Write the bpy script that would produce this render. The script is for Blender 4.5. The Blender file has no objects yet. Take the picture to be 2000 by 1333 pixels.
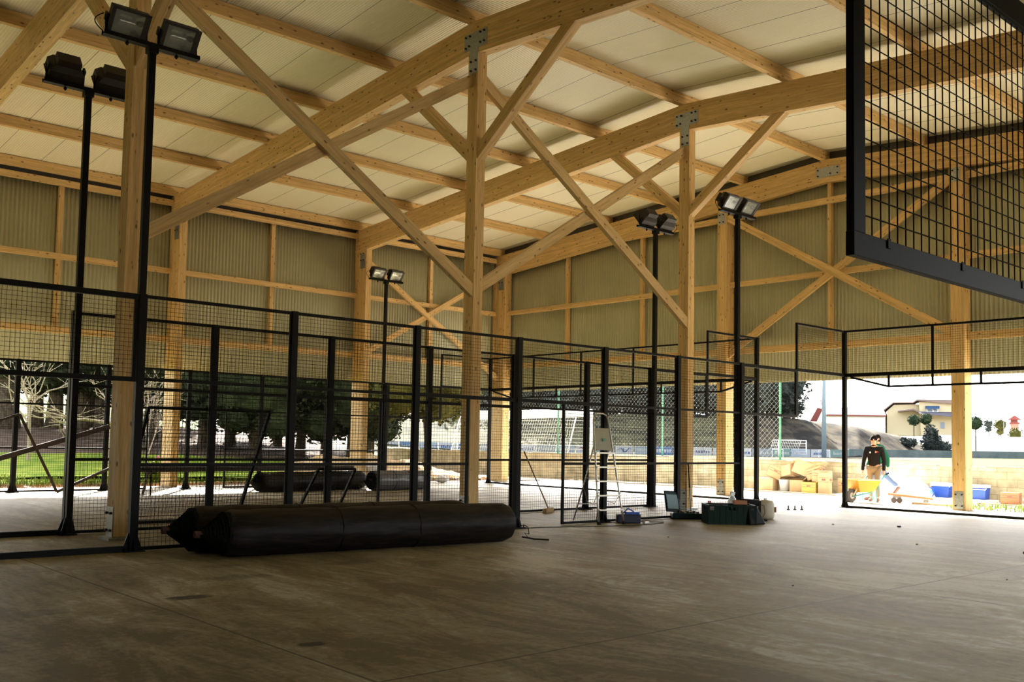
import bpy, math, random
from mathutils import Vector, Matrix
from math import radians, sin, cos, pi
S = bpy.context.scene
C = S.collection
# ------------------------------------------------------------------ camera
cam_d = bpy.data.cameras.new('camera'); cam = bpy.data.objects.new('camera', cam_d); C.objects.link(cam)
CAM = Vector((-4.354, -11.375, 1.355))
_y, _p, _r = radians(48.077), radians(3.569), radians(1.058)
_f = Vector((cos(_y)*cos(_p), sin(_y)*cos(_p), sin(_p)))
_rt = Vector((sin(_y), -cos(_y), 0)); _up = _rt.cross(_f)
_rt, _up = _rt*cos(_r)+_up*sin(_r), -_rt*sin(_r)+_up*cos(_r)
M = Matrix((( _rt.x, _up.x, -_f.x), (_rt.y, _up.y, -_f.y), (_rt.z, _up.z, -_f.z))).to_4x4()
M.translation = CAM
cam.matrix_world = M
cam_d.sensor_width = 36; cam_d.lens = 1903.5/2000*36; cam_d.shift_y = 76.8/2000
cam_d.clip_start = 0.05; cam_d.clip_end = 1500
S.camera = cam
# ------------------------------------------------------------------ light
SUN = Vector((0.459, 0.705, 0.54)).normalized()
world = bpy.data.worlds.new('sky'); S.world = world; world.use_nodes = True
nt = world.node_tree; nt.nodes.clear()
sky = nt.nodes.new('ShaderNodeTexSky'); sky.sky_type = 'NISHITA'; sky.sun_disc = False
sky.sun_elevation = radians(32.7); sky.sun_rotation = math.atan2(SUN.x, SUN.y)
sky.air_density = 1.0; sky.dust_density = 4.0; sky.ozone_density = 0.6
hsv = nt.nodes.new('ShaderNodeHueSaturation'); hsv.inputs['Saturation'].default_value = 0.35
bg = nt.nodes.new('ShaderNodeBackground'); bg.inputs['Strength'].default_value = 0.22
wo = nt.nodes.new('ShaderNodeOutputWorld')
nt.links.new(sky.outputs[0], hsv.inputs['Color']); nt.links.new(hsv.outputs[0], bg.inputs[0]); nt.links.new(bg.outputs[0], wo.inputs[0])
sl = bpy.data.lights.new('sun', 'SUN'); sl.energy = 10.0; sl.angle = radians(0.6); sl.color = (1.0, 0.94, 0.84)
so = bpy.data.objects.new('sun', sl); C.objects.link(so); so.rotation_euler = SUN.to_track_quat('Z', 'Y').to_euler()
so.location = (0, 0, 60)
S.view_settings.view_transform = 'Standard'; S.view_settings.look = 'None'; S.view_settings.gamma = 1
S.view_settings.use_curve_mapping = False
S.view_settings.exposure = 2.45
R = random.Random(7)
# ------------------------------------------------------------------ materials
def mat(name, col, rough=0.6, metal=0.0, noise=None, bump=None, spec=None, trans=0, alpha=None):
    m = bpy.data.materials.new(name); m.use_nodes = True
    n = m.node_tree.nodes; l = m.node_tree.links; b = n['Principled BSDF']
    b.inputs['Base Color'].default_value = (*col, 1); b.inputs['Roughness'].default_value = rough
    b.inputs['Metallic'].default_value = metal
    if spec is None and rough >= .8: spec = 0.04
    if spec is not None: b.inputs['Specular IOR Level'].default_value = spec
    if trans: b.inputs['Transmission Weight'].default_value = trans
    if alpha: b.inputs['Alpha'].default_value = alpha
    if noise:
        sc, col2, (a, c) = noise[:3]
        tc = n.new('ShaderNodeTexCoord'); nz = n.new('ShaderNodeTexNoise'); nz.inputs['Scale'].default_value = sc
        nz.inputs['Detail'].default_value = 5; nz.inputs['Roughness'].default_value = 0.6
        mp = n.new('ShaderNodeMapping'); mp.inputs['Scale'].default_value = noise[3] if len(noise) > 3 else (1, 1, 1)
        rp = n.new('ShaderNodeValToRGB'); rp.color_ramp.elements[0].position = a; rp.color_ramp.elements[1].position = c
        rp.color_ramp.elements[0].color = (*col, 1); rp.color_ramp.elements[1].color = (*col2, 1)
        l.new(tc.outputs['Object'], mp.inputs[0]); l.new(mp.outputs[0], nz.inputs['Vector'])
        l.new(nz.outputs[0], rp.inputs[0]); l.new(rp.outputs[0], b.inputs['Base Color'])
        if bump:
            bp = n.new('ShaderNodeBump'); bp.inputs['Strength'].default_value = bump; bp.inputs['Distance'].default_value = 0.02
            l.new(nz.outputs[0], bp.inputs['Height']); l.new(bp.outputs[0], b.inputs['Normal'])
    return m

def wood_mat(name, c1, c2, lam=True, knots=1.0):
    m = bpy.data.materials.new(name); m.use_nodes = True
    n = m.node_tree.nodes; l = m.node_tree.links; b = n['Principled BSDF']; b.inputs['Roughness'].default_value = 0.55
    b.inputs['Specular IOR Level'].default_value = 0.3
    tc = n.new('ShaderNodeTexCoord'); oi = n.new('ShaderNodeObjectInfo')
    add = n.new('ShaderNodeVectorMath'); add.operation = 'ADD'
    sc = n.new('ShaderNodeVectorMath'); sc.operation = 'SCALE'; sc.inputs['Scale'].default_value = 37.0
    cmb = n.new('ShaderNodeCombineXYZ')
    for i in range(3): l.new(oi.outputs['Random'], cmb.inputs[i])
    l.new(cmb.outputs[0], sc.inputs[0]); l.new(tc.outputs['Object'], add.inputs[0]); l.new(sc.outputs[0], add.inputs[1])
    mp = n.new('ShaderNodeMapping'); mp.inputs['Scale'].default_value = (1.6, 26, 26)
    l.new(add.outputs[0], mp.inputs[0])
    nz = n.new('ShaderNodeTexNoise'); nz.inputs['Scale'].default_value = 1.6; nz.inputs['Detail'].default_value = 6
    nz.inputs['Distortion'].default_value = 0.6
    l.new(mp.outputs[0], nz.inputs['Vector'])
    rp = n.new('ShaderNodeValToRGB'); rp.color_ramp.elements[0].position = 0.3; rp.color_ramp.elements[1].position = 0.72
    rp.color_ramp.elements[0].color = (*c1, 1); rp.color_ramp.elements[1].color = (*c2, 1)
    l.new(nz.outputs[0], rp.inputs[0])
    # lamination: each 4 cm board a slightly different tone
    mp3 = n.new('ShaderNodeMapping'); mp3.inputs['Scale'].default_value = (0.45, 22, 22)
    l.new(add.outputs[0], mp3.inputs[0])
    v3 = n.new('ShaderNodeTexVoronoi'); v3.inputs['Scale'].default_value = 1.0; l.new(mp3.outputs[0], v3.inputs['Vector'])
    hs = n.new('ShaderNodeHueSaturation'); l.new(rp.outputs[0], hs.inputs['Color'])
    mr = n.new('ShaderNodeMapRange'); mr.inputs[3].default_value = 0.86; mr.inputs[4].default_value = 1.1
    sp = n.new('ShaderNodeSeparateColor'); l.new(v3.outputs['Color'], sp.inputs[0]); l.new(sp.outputs[0], mr.inputs[0])
    l.new(mr.outputs[0], hs.inputs['Value'])
    # knots
    mp2 = n.new('ShaderNodeMapping'); mp2.inputs['Scale'].default_value = (4.2, 10.0, 10.0); l.new(add.outputs[0], mp2.inputs[0])
    v = n.new('ShaderNodeTexVoronoi'); v.inputs['Scale'].default_value = 1.0; l.new(mp2.outputs[0], v.inputs['Vector'])
    kr = n.new('ShaderNodeMapRange'); kr.inputs[1].default_value = 0.09; kr.inputs[2].default_value = 0.19
    kr.inputs[3].default_value = 0.85*knots; kr.inputs[4].default_value = 0
    l.new(v.outputs['Distance'], kr.inputs[0])
    mx = n.new('ShaderNodeMix'); mx.data_type = 'RGBA'; mx.inputs[7].default_value = (c1[0]*0.22, c1[1]*0.15, c1[2]*0.1, 1)
    l.new(kr.outputs[0], mx.inputs[0]); l.new(hs.outputs[0], mx.inputs[6]); l.new(mx.outputs[2], b.inputs['Base Color'])
    return m

WOOD = wood_mat('glulam_spruce', (0.56, 0.36, 0.135), (0.76, 0.53, 0.25))
WOOD2 = wood_mat('sawn_spruce', (0.50, 0.34, 0.14), (0.66, 0.48, 0.24))
BLACK = mat('black_powder_coat', (0.0030, 0.0032, 0.0040), 0.55, 0.0, spec=0.16)
BLACKM = mat('black_wire', (0.003, 0.0028, 0.0028), 0.6, spec=0.12)
GALV = mat('galvanised_steel', (0.30, 0.32, 0.32), 0.42, 0.7, (30, (0.42, 0.44, 0.44), (0.35, 0.65)))
ALU = mat('aluminium', (0.62, 0.60, 0.55), 0.32, 0.9)
SHEET = mat('khaki_sheet', (0.36, 0.35, 0.22), 0.5, 0.0, (0.8, (0.44, 0.43, 0.28), (0.3, 0.7)))
DARKSTRIP = mat('dark_flashing_and_gap', (0.06, 0.055, 0.05), 0.5)
RUST = mat('rusty_primer', (0.02, 0.011, 0.009), 0.65, 0.1, (12, (0.04, 0.02, 0.014), (0.4, 0.65)))
RUBBER = mat('black_rubber', (0.004, 0.0038, 0.0035), 0.6, spec=0.15)
ROLLM = mat('turf_roll_wrap', (0.007, 0.0055, 0.004), 0.5, 0.0, (5, (0.022, 0.0155, 0.011), (0.4, 0.7), (0.6, 4, 4)), 0.35, 0.16)
ROLLB = mat('turf_back', (0.006, 0.007, 0.0055), 0.9, 0.0, (50, (0.012, 0.014, 0.01), (0.4, 0.6)), 0.5)
CARD = mat('cardboard', (0.42, 0.29, 0.17), 0.85, 0.0, (3, (0.48, 0.35, 0.215), (0.3, 0.7)))
CARDY = mat('yellow_cardboard', (0.55, 0.37, 0.12), 0.85)
TAPE = mat('brown_print', (0.20, 0.07, 0.06), 0.6)
REDP = mat('red_plastic', (0.65, 0.03, 0.02), 0.4)
WHITEP = mat('white_plastic', (0.85, 0.85, 0.85), 0.4)
BLUEP = mat('blue_plastic', (0.008, 0.06, 0.38), 0.4)
NAVY = mat('navy_plastic', (0.004, 0.006, 0.03), 0.5)
GREENP = mat('dark_green_plastic', (0.002, 0.014, 0.008), 0.55, spec=0.15)
TEAL = mat('teal_plastic', (0.004, 0.018, 0.022), 0.5, spec=0.15)
TEALL = mat('teal_label', (0.07, 0.15, 0.17), 0.5)
YELLOW = mat('yellow_paint', (0.75, 0.34, 0.02), 0.45)
TEALP = mat('teal_paint', (0.04, 0.30, 0.28), 0.4)
GPOLE = mat('green_paint', (0.05, 0.22, 0.13), 0.5, 0.0, (3, (0.12, 0.30, 0.2), (0.4, 0.7)))
SKIN = mat('skin', (0.55, 0.30, 0.20), 0.5)
HAIR = mat('hair', (0.008, 0.006, 0.005), 0.85)
FLEECE = mat('dark_fleece', (0.012, 0.012, 0.014), 0.9)
BEIGE = mat('beige_cloth', (0.22, 0.185, 0.135), 0.9)
JEANS = mat('jeans', (0.09, 0.13, 0.22), 0.9)
GREENC = mat('green_cloth', (0.01, 0.075, 0.038), 0.9)
SHOE = mat('brown_leather', (0.18, 0.08, 0.05), 0.6)
GLASS = mat('lamp_glass', (0.9, 0.95, 0.95), 0.08, 0.0, trans=0.9)
REFL = mat('lamp_reflector', (0.75, 0.74, 0.68), 0.25, 0.9)
HOUSING = mat('lamp_housing', (0.010, 0.007, 0.005), 0.55, 0.0)
BROOMM = mat('broom_bristle', (0.42, 0.28, 0.14), 0.9, 0.0, (80, (0.55, 0.4, 0.22), (0.4, 0.6)), 0.6)
JUG = mat('smoky_plastic', (0.42, 0.37, 0.27), 0.45, 0.0, (4, (0.50, 0.45, 0.35), (0.4, 0.7)))
BRICK = mat('brick_red', (0.40, 0.18, 0.10), 0.8)
FOAM = mat('white_sheeting', (0.85, 0.85, 0.84), 0.7)

# ------------------------------------------------------------------ helpers
class MB:
    def __init__(s): s.v = []; s.f = []; s.m = []; s.cur = 0
    def quad(s, *p):
        k = len(s.v); s.v += [tuple(q) for q in p]; s.f.append(tuple(range(k, k+len(p)))); s.m.append(s.cur)
    def hexa(s, c):      # c: 4 corners of end 0, 4 corners of end 1, same order
        k = len(s.v); s.v += [tuple(q) for q in c]
        for f in ((0, 3, 2, 1), (4, 5, 6, 7), (0, 1, 5, 4), (1, 2, 6, 5), (2, 3, 7, 6), (3, 0, 4, 7)):
            s.f.append(tuple(k+i for i in f)); s.m.append(s.cur)
        return s
    def box(s, x0, x1, y0, y1, z0, z1):
        return s.hexa([(x0, y0, z0), (x0, y1, z0), (x0, y1, z1), (x0, y0, z1), (x1, y0, z0), (x1, y1, z0), (x1, y1, z1), (x1, y0, z1)])
    def bar(s, a, b, w, h, ref=(0, 0, 1)):
        a, b = Vector(a), Vector(b); d = (b-a).normalized(); r = Vector(ref)
        if abs(d.dot(r)) > 0.97: r = Vector((0, 1, 0)) if abs(d.y) < 0.9 else Vector((1, 0, 0))
        y = r.cross(d).normalized()*w/2; z = d.cross(y).normalized()*h/2
        return s.hexa([a-y-z, a+y-z, a+y+z, a-y+z, b-y-z, b+y-z, b+y+z, b-y+z])
    def tube(s, pts, rad, n=8, caps=True, ell=None):
        pts = [Vector(p) for p in pts]
        if not hasattr(rad, '__len__'): rad = [rad]*len(pts)
        k = len(s.v); prev = None
        for i, p in enumerate(pts):
            d = (pts[min(i+1, len(pts)-1)]-pts[max(i-1, 0)])
            if d.length < 1e-9: d = Vector((0, 0, 1))
            d.normalize()
            if prev is None:
                r = Vector((0, 0, 1)) if abs(d.z) < 0.9 else Vector((1, 0, 0))
                u = r.cross(d).normalized()
            else:
                u = (prev-d*prev.dot(d)).normalized()
            prev = u; w = d.cross(u)
            for j in range(n):
                a = 2*pi*j/n; s.v.append(tuple(p+(u*cos(a)+w*sin(a))*rad[i]))
        for i in range(len(pts)-1):
            for j in range(n):
                s.f.append((k+i*n+j, k+i*n+(j+1) % n, k+(i+1)*n+(j+1) % n, k+(i+1)*n+j)); s.m.append(s.cur)
        if caps:
            s.f.append(tuple(k+j for j in range(n-1, -1, -1))); s.m.append(s.cur)
            s.f.append(tuple(k+(len(pts)-1)*n+j for j in range(n))); s.m.append(s.cur)
        return s
    def wire(s, a, b, r):
        return s.tube([a, b], r, 4, False)
    def ball(s, c, r, n=10, m=7, sq=(1, 1, 1)):
        c = Vector(c); k = len(s.v)
        for i in range(m+1):
            t = pi*i/m
            for j in range(n):
                a = 2*pi*j/n
                s.v.append((c.x+r*sq[0]*sin(t)*cos(a), c.y+r*sq[1]*sin(t)*sin(a), c.z+r*sq[2]*cos(t)))
        for i in range(m):
            for j in range(n):
                s.f.append((k+i*n+j, k+(i+1)*n+j, k+(i+1)*n+(j+1) % n, k+i*n+(j+1) % n)); s.m.append(s.cur)
        return s
    def prism(s, poly, y0, y1, ax='y'):
        def P(u, w, t): return {'y': (u, t, w), 'x': (t, u, w), 'z': (u, w, t)}[ax]
        k = len(s.v); n = len(poly)
        s.v += [P(u, w, y0) for u, w in poly]+[P(u, w, y1) for u, w in poly]
        s.f.append(tuple(range(k+n-1, k-1, -1))); s.f.append(tuple(range(k+n, k+2*n))); s.m += [s.cur]*2
        for i in range(n):
            j = (i+1) % n; s.f.append((k+i, k+j, k+n+j, k+n+i)); s.m.append(s.cur)
        return s
    def build(s, name, m, parent=None, smooth=False, bevel=0, loc=None):
        me = bpy.data.meshes.new(name); me.from_pydata(s.v, [], s.f)
        for mm in (m if isinstance(m, (list, tuple)) else [m]): me.materials.append(mm)
        if isinstance(m, (list, tuple)):
            for p, i in zip(me.polygons, s.m): p.material_index = i
        me.update(); me.validate()
        import bmesh
        bm = bmesh.new(); bm.from_mesh(me); bmesh.ops.recalc_face_normals(bm, faces=bm.faces); bm.to_mesh(me); bm.free()
        if smooth:
            for p in me.polygons: p.use_smooth = True
        o = bpy.data.objects.new(name, me); C.objects.link(o)
        if parent: o.parent = parent
        if loc is not None: o.location = loc
        if bevel:
            b = o.modifiers.new('bevel', 'BEVEL'); b.width = bevel; b.segments = 2; b.limit_method = 'ANGLE'
        return o

def tag(o, label=None, cat=None, group=None, kind=None):
    if label: o['label'] = label
    if cat: o['category'] = cat
    if group: o['group'] = group
    if kind: o['kind'] = kind
    return o
def thing(name, loc, label, cat, group=None, rz=0):
    o = bpy.data.objects.new(name, None); C.objects.link(o); o.location = loc; o.rotation_euler = (0, 0, rz)
    o.empty_display_size = 0.2
    return tag(o, label, cat, group)
KIDS = {}
def copy_tree(o, parent=None):
    c = o.copy(); C.objects.link(c)
    if parent: c.parent = parent
    for ch in list(o.children): copy_tree(ch, c)
    return c
def struct(o): o['kind'] = 'structure'; return o

def timber(name, p0, p1, w, h, label, cat, group=None, ref=(0, 0, 1), n0=None, n1=None, m=None, h1=None, parent=None):
    """beam from p0 to p1 (centre line); w across, h along ref; n0,n1 normals of the end cuts"""
    p0, p1 = Vector(p0), Vector(p1); d = (p1-p0).normalized(); r = Vector(ref)
    y = r.cross(d).normalized(); z = d.cross(y).normalized()
    n0 = Vector(n0) if n0 else d; n1 = Vector(n1) if n1 else d
    L = []
    for p, n, hh in ((p0, n0, h), (p1, n1, h1 or h)):
        for sy, sz in ((-1, -1), (1, -1), (1, 1), (-1, 1)):
            q = p+y*sy*w/2+z*sz*hh/2
            q = q+d*((p-q).dot(n)/d.dot(n)); L.append(q)
    Mx = Matrix(((d.x, y.x, z.x), (d.y, y.y, z.y), (d.z, y.z, z.z))).to_4x4(); Mx.translation = p0
    inv = Mx.inverted()
    o = MB().hexa([inv @ q for q in L]).build(name, m or WOOD, None)
    o.matrix_world = Mx
    if parent: o.parent = parent
    return tag(o, label, cat, group)
# ================================================================== BUILDING SHELL
RY = 1.42                      # ridge line
def rtop(y): return 8.62-0.068*abs(y-RY)
def rbot(y): return 8.05-0.0766*abs(y-RY)
def ceil_mat():
    m = bpy.data.materials.new('cream_roof_panel'); m.use_nodes = True
    n = m.node_tree.nodes; l = m.node_tree.links; b = n['Principled BSDF']; b.inputs['Roughness'].default_value = 0.38
    tc = n.new('ShaderNodeTexCoord'); sp = n.new('ShaderNodeSeparateXYZ'); l.new(tc.outputs['Object'], sp.inputs[0])
    def M(op, a, bb=None, c=None):
        q = n.new('ShaderNodeMath'); q.operation = op
        for i, v in enumerate((a, bb, c)):
            if v is None: continue
            if isinstance(v, (int, float)): q.inputs[i].default_value = v
            else: l.new(v, q.inputs[i])
        return q.outputs[0]
    x = M('ADD', sp.outputs[0], 20.3)
    fr = M('FRACT', x); jt = M('LESS_THAN', fr, 0.013)
    mx = n.new('ShaderNodeMix'); mx.data_type = 'RGBA'; mx.inputs[6].default_value = (0.80, 0.755, 0.58, 1); mx.inputs[7].default_value = (0.22, 0.2, 0.15, 1)
    l.new(jt, mx.inputs[0]); l.new(mx.outputs[2], b.inputs['Base Color'])
    rib = M('SINE', M('MULTIPLY', x, 2*pi*16)); rib = M('POWER', M('ABSOLUTE', rib), 6.0)
    bp = n.new('ShaderNodeBump'); bp.inputs['Strength'].default_value = 1.0; bp.inputs['Distance'].default_value = 0.006
    l.new(M('MULTIPLY', jt, -1.0), bp.inputs['Height']); l.new(bp.outputs[0], b.inputs['Normal'])
    return m
CEIL = ceil_mat()
b = MB()
for y0, y1 in ((RY, 14.6), (RY, -12.3)):
    z0, z1 = 8.87, 8.87-0.068*abs(y1-RY)
    b.hexa([(-5.9, y0, z0), (-5.9, y1, z1), (-5.9, y1, z1+.08), (-5.9, y0, z0+.08), (18.3, y0, z0), (18.3, y1, z1), (18.3, y1, z1+.08), (18.3, y0, z0+.08)])
    x = -5.8                     # fine pressed ribs of the roof sheet, running down the slope
    while x < 18.2:
        for q in range(1):
            b.v += [(x-.006, y0, z0), (x, y0, z0-.005), (x+.006, y0, z0), (x-.006, y1, z1), (x, y1, z1-.005), (x+.006, y1, z1)]; k = len(b.v)-6
            b.f += [(k, k+3, k+4, k+1), (k+1, k+4, k+5, k+2)]; b.m += [0, 0]
        x += .0526
struct(b.build('ceiling', CEIL))

def corrugated(name, a0, a1, fixed, axis, zbot, ztop, m, pitch=0.1, amp=0.014):
    b = MB(); n = int((a1-a0)/pitch*6); prev = None; k = 0
    for i in range(n+1):
        a = a0+(a1-a0)*i/n; off = amp*sin(2*pi*a/pitch)
        p = (a, fixed+off) if axis == 'x' else (fixed+off, a)
        b.v += [(p[0], p[1], zbot), (p[0], p[1], ztop(a))]
        if i: b.f.append((k-2, k, k+1, k-1)); b.m.append(0)
        k += 2
    o = b.build(name, m, smooth=True)
    s = o.modifiers.new('sheet', 'SOLIDIFY'); s.thickness = 0.001
    return struct(o)
corrugated('wall_left', -5.6, 18.02, 14.23, 'x', 3.08, lambda a: 7.72, SHEET)
corrugated('wall_back', -12.0, 14.2, 18.0, 'y', 3.03, lambda a: rtop(a)-0.05, SHEET)
corrugated('wall_right', -5.6, 18.02, -12.0, 'x', 3.05, lambda a: 7.9, SHEET, 0.2)
corrugated('light_block_right', -5.6, 1.0, -12.03, 'x', 0.0, lambda a: 3.1, SHEET, 0.2)  # unseen low sheets, added to block light from behind the camera
corrugated('wall_front', -12.0, 14.2, -5.65, 'y', 0.0, lambda a: rtop(a)+0.2, SHEET, 0.2)  # unseen end wall, carried down to the floor to cut light from behind
b = MB(); b.box(-5.6, 18.1, 14.26, 14.30, 7.6, 8.02); struct(b.build('eaves_gap_strip', DARKSTRIP))  # dark strip fills the black gap between left wall sheets and eaves purlin
b = MB()
for y1 in (14.2, -12.0):
    b.hexa([(17.93, RY, rtop(RY)-.02), (17.93, y1, rtop(y1)-.02), (17.93, y1, rtop(y1)+.25), (17.93, RY, 8.87),
            (17.97, RY, rtop(RY)-.02), (17.97, y1, rtop(y1)-.02), (17.97, y1, rtop(y1)+.25), (17.97, RY, 8.87)])
struct(b.build('trim_2', DARKSTRIP))

def floor_mat():
    m = bpy.data.materials.new('power_floated_concrete'); m.use_nodes = True
    n = m.node_tree.nodes; l = m.node_tree.links; b = n['Principled BSDF']
    tc = n.new('ShaderNodeTexCoord'); sp = n.new('ShaderNodeSeparateXYZ'); l.new(tc.outputs['Object'], sp.inputs[0])
    def M(op, a, bb=None, c=None, cl=False):
        q = n.new('ShaderNodeMath'); q.operation = op; q.use_clamp = cl
        for i, v in enumerate((a, bb, c)):
            if v is None: continue
            if isinstance(v, (int, float)): q.inputs[i].default_value = v
            else: l.new(v, q.inputs[i])
        return q.outputs[0]
    def noise(sc, det, dist, scale=(1, 1, 1), rough=.55, rot=0):
        mp = n.new('ShaderNodeMapping'); mp.inputs['Scale'].default_value = scale; mp.inputs['Rotation'].default_value = (0, 0, rot)
        l.new(tc.outputs['Object'], mp.inputs[0])
        z = n.new('ShaderNodeTexNoise'); z.inputs['Scale'].default_value = sc; z.inputs['Detail'].default_value = det
        z.inputs['Distortion'].default_value = dist; z.inputs['Roughness'].default_value = rough; l.new(mp.outputs[0], z.inputs['Vector'])
        return z.outputs[0]
    n1 = noise(0.40, 6, .8, (1, .6, 1), .62, .5); n2 = noise(1.3, 9, 1.4, (1, .26, 1), .80, -.75); n3 = noise(16, 6, .4)
    n4 = noise(2.6, 8, .8, (1, .5, 1), .75, .3)
    rings = None
    wobr = noise(.9, 4, .5)
    for (cx, cy, rr_, fq) in ((6.6, -6.9, 1.3, 38), (4.0, -7.6, 1.5, 32), (8.9, -5.6, 1.1, 34), (3.1, -5.2, 1.2, 40), (5.6, -8.6, 1.3, 30), (10.6, -7.6, 1.4, 28), (1.6, -7.9, 1.0, 42), (6.8, -4.0, 1.2, 36)):
        dx = M('SUBTRACT', sp.outputs[0], cx); dy = M('SUBTRACT', sp.outputs[1], cy)
        d = M('SQRT', M('ADD', M('MULTIPLY', dx, dx), M('MULTIPLY', dy, dy)))
        d = M('ADD', d, M('MULTIPLY', wobr, .5))
        q = M('MULTIPLY', M('SINE', M('MULTIPLY', d, fq)), M('MULTIPLY', M('SUBTRACT', rr_+.25, d, None), 1.2, None, True))
        rings = q if rings is None else M('ADD', rings, q)
    v = M('ADD', M('MULTIPLY', n1, 0.50), M('ADD', M('MULTIPLY', n2, 0.62), M('MULTIPLY', n3, 0.16)))
    v = M('ADD', v, M('MULTIPLY', rings, 0.022))
    rp = n.new('ShaderNodeValToRGB'); e = rp.color_ramp.elements
    e[0].position = .575; e[0].color = (0.13, 0.102, 0.052, 1); e[1].position = .745; e[1].color = (0.43, 0.40, 0.31, 1)
    q = e.new(.635); q.color = (0.215, 0.178, 0.10, 1); q = e.new(.685); q.color = (0.275, 0.238, 0.15, 1)
    l.new(v, rp.inputs[0])
    blot = M('MULTIPLY', M('SUBTRACT', n4, .56), 6.0, None, True)
    mb_ = n.new('ShaderNodeMix'); mb_.data_type = 'RGBA'; mb_.inputs[7].default_value = (0.085, 0.075, 0.06, 1)
    l.new(M('MULTIPLY', blot, .65), mb_.inputs[0]); l.new(rp.outputs[0], mb_.inputs[6])
    # saw joints
    def line(sep, pos, per):
        t = M('PINGPONG', M('SUBTRACT', sep, pos), per/2)
        return M('LESS_THAN', t, 0.011)
    j = M('MAXIMUM', line(sp.outputs[0], -1.2, 5.85), line(sp.outputs[1], -6.79, 5.6))
    # oil stains
    wob = noise(5, 3, .6)
    def spot(x, y, rx, ry):
        dx = M('DIVIDE', M('SUBTRACT', sp.outputs[0], x), rx); dy = M('DIVIDE', M('SUBTRACT', sp.outputs[1], y), ry)
        d = M('SQRT', M('ADD', M('MULTIPLY', dx, dx), M('MULTIPLY', dy, dy)))
        d = M('ADD', d, M('MULTIPLY', M('SUBTRACT', wob, .5), 1.6))
        return M('MULTIPLY', M('SUBTRACT', 1.25, d, None), 2.0, None, True)
    st = M('MAXIMUM', spot(-0.83, -3.46, .17, .10), spot(-0.97, -5.70, .085, .06))
    for a in ((0.05, -2.6, .3, .16, .5), (1.5, -2.25, .35, .12, .35), (0.3, -1.75, .25, .12, .4), (-2.0, -3.5, .2, .15, .4), (2.9, -2.7, .5, .12, .25)):
        st = M('MAXIMUM', st, M('MULTIPLY', spot(*a[:4]), a[4]))
    mx = n.new('ShaderNodeMix'); mx.data_type = 'RGBA'; mx.inputs[7].default_value = (0.022, 0.015, 0.008, 1)
    l.new(M('MULTIPLY', st, .92), mx.inputs[0]); l.new(mb_.outputs[2], mx.inputs[6])
    m2 = n.new('ShaderNodeMix'); m2.data_type = 'RGBA'; m2.inputs[7].default_value = (0.06, 0.045, 0.03, 1)
    l.new(M('MULTIPLY', j, .85), m2.inputs[0]); l.new(mx.outputs[2], m2.inputs[6]); l.new(m2.outputs[2], b.inputs['Base Color'])
    b.inputs['Specular IOR Level'].default_value = .22
    rr = M('ADD', M('MULTIPLY', n2, .25), .48); l.new(rr, b.inputs['Roughness'])
    bp = n.new('ShaderNodeBump'); bp.inputs['Strength'].default_value = .12; bp.inputs['Distance'].default_value = .01
    l.new(v, bp.inputs['Height']); l.new(bp.outputs[0], b.inputs['Normal'])
    return m
FLOOR = floor_mat()
struct(MB().box(-6.0, 18.2, -12.3, 14.1, -0.25, 0).build('floor', FLOOR))

# ================================================================== TIMBER FRAME
FX = [0.35, 6.2, 12.05]
ORD = ['nearest', 'middle', 'farthest']
def bolt(b, p, n, r=.014):
    p = Vector(p); n = Vector(n); b.tube([p, p+n*.03], r, 6)
def plate(parent, pts, x, bolts, name='steel_plate', t=.01):
    """plate in the YZ plane on a -X face"""
    inv = parent.matrix_world.inverted()
    b = MB(); b.prism(pts, x-t, x, 'x')
    b.cur = 1
    for (y, z) in bolts: b.tube([(x-t-.03, y, z), (x-t, y, z)], .018, 6)
    b.v = [tuple(inv @ Vector(v)) for v in b.v]
    o = b.build(name, [GALV, HOUSING], parent); return o
ridge_cols = []
for i, x in enumerate(FX):
    c = timber('timber_column', (x, RY, 0.04), (x, RY, 8.05), .20, .26,
        ['thick spruce column under the ridge, beside the left floodlight mast and its fence post',
         'thick spruce ridge column in the middle of the picture, rising behind the turf rolls',
         'thick spruce ridge column farther right, behind the open teal tool case'][i], 'column', 'ridge columns', ref=(0, 1, 0))
    ridge_cols.append(c)
    xf = x-.10
    if i: plate(c, [(RY-.36, 8.13), (RY-.13, 8.13), (RY-.13, 7.69), (RY+.09, 7.69), (RY+.09, 8.13), (RY+.24, 8.13), (RY+.24, 8.42), (RY-.36, 8.42)][::-1], xf,
          [(RY+.19, 8.37), (RY+.19, 8.18), (RY+.08, 8.37), (RY-.3, 8.37), (RY-.3, 8.19), (RY-.2, 8.37), (RY-.2, 8.19), (RY-.09, 7.9), (RY+.04, 7.9), (RY-.09, 7.74), (RY+.04, 7.74), (RY+.1, 8.2)], 'steel_plate')
    plate(c, [(RY-.11, 0.04), (RY+.11, 0.04), (RY+.11, .42), (RY-.11, .42)], xf, [(RY+.07, .12), (RY-.07, .12), (RY+.07, .34), (RY-.07, .34)], 'base_bracket')
    inv = c.matrix_world.inverted()
    b = MB().box(x-.18, x+.18, RY-.2, RY+.2, 0, .035); b.v = [tuple(inv @ Vector(v)) for v in b.v]; b.build('base_plate', GALV, c)
lab_r = {0: 'top left glulam rafter of the nearest frame, ', 1: 'glulam rafter over the middle ridge column, ',
         2: 'glulam rafter over the ridge column behind the tool case, ', 3: 'glulam rafter against the corrugated back wall, '}
rafters = []
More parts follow.
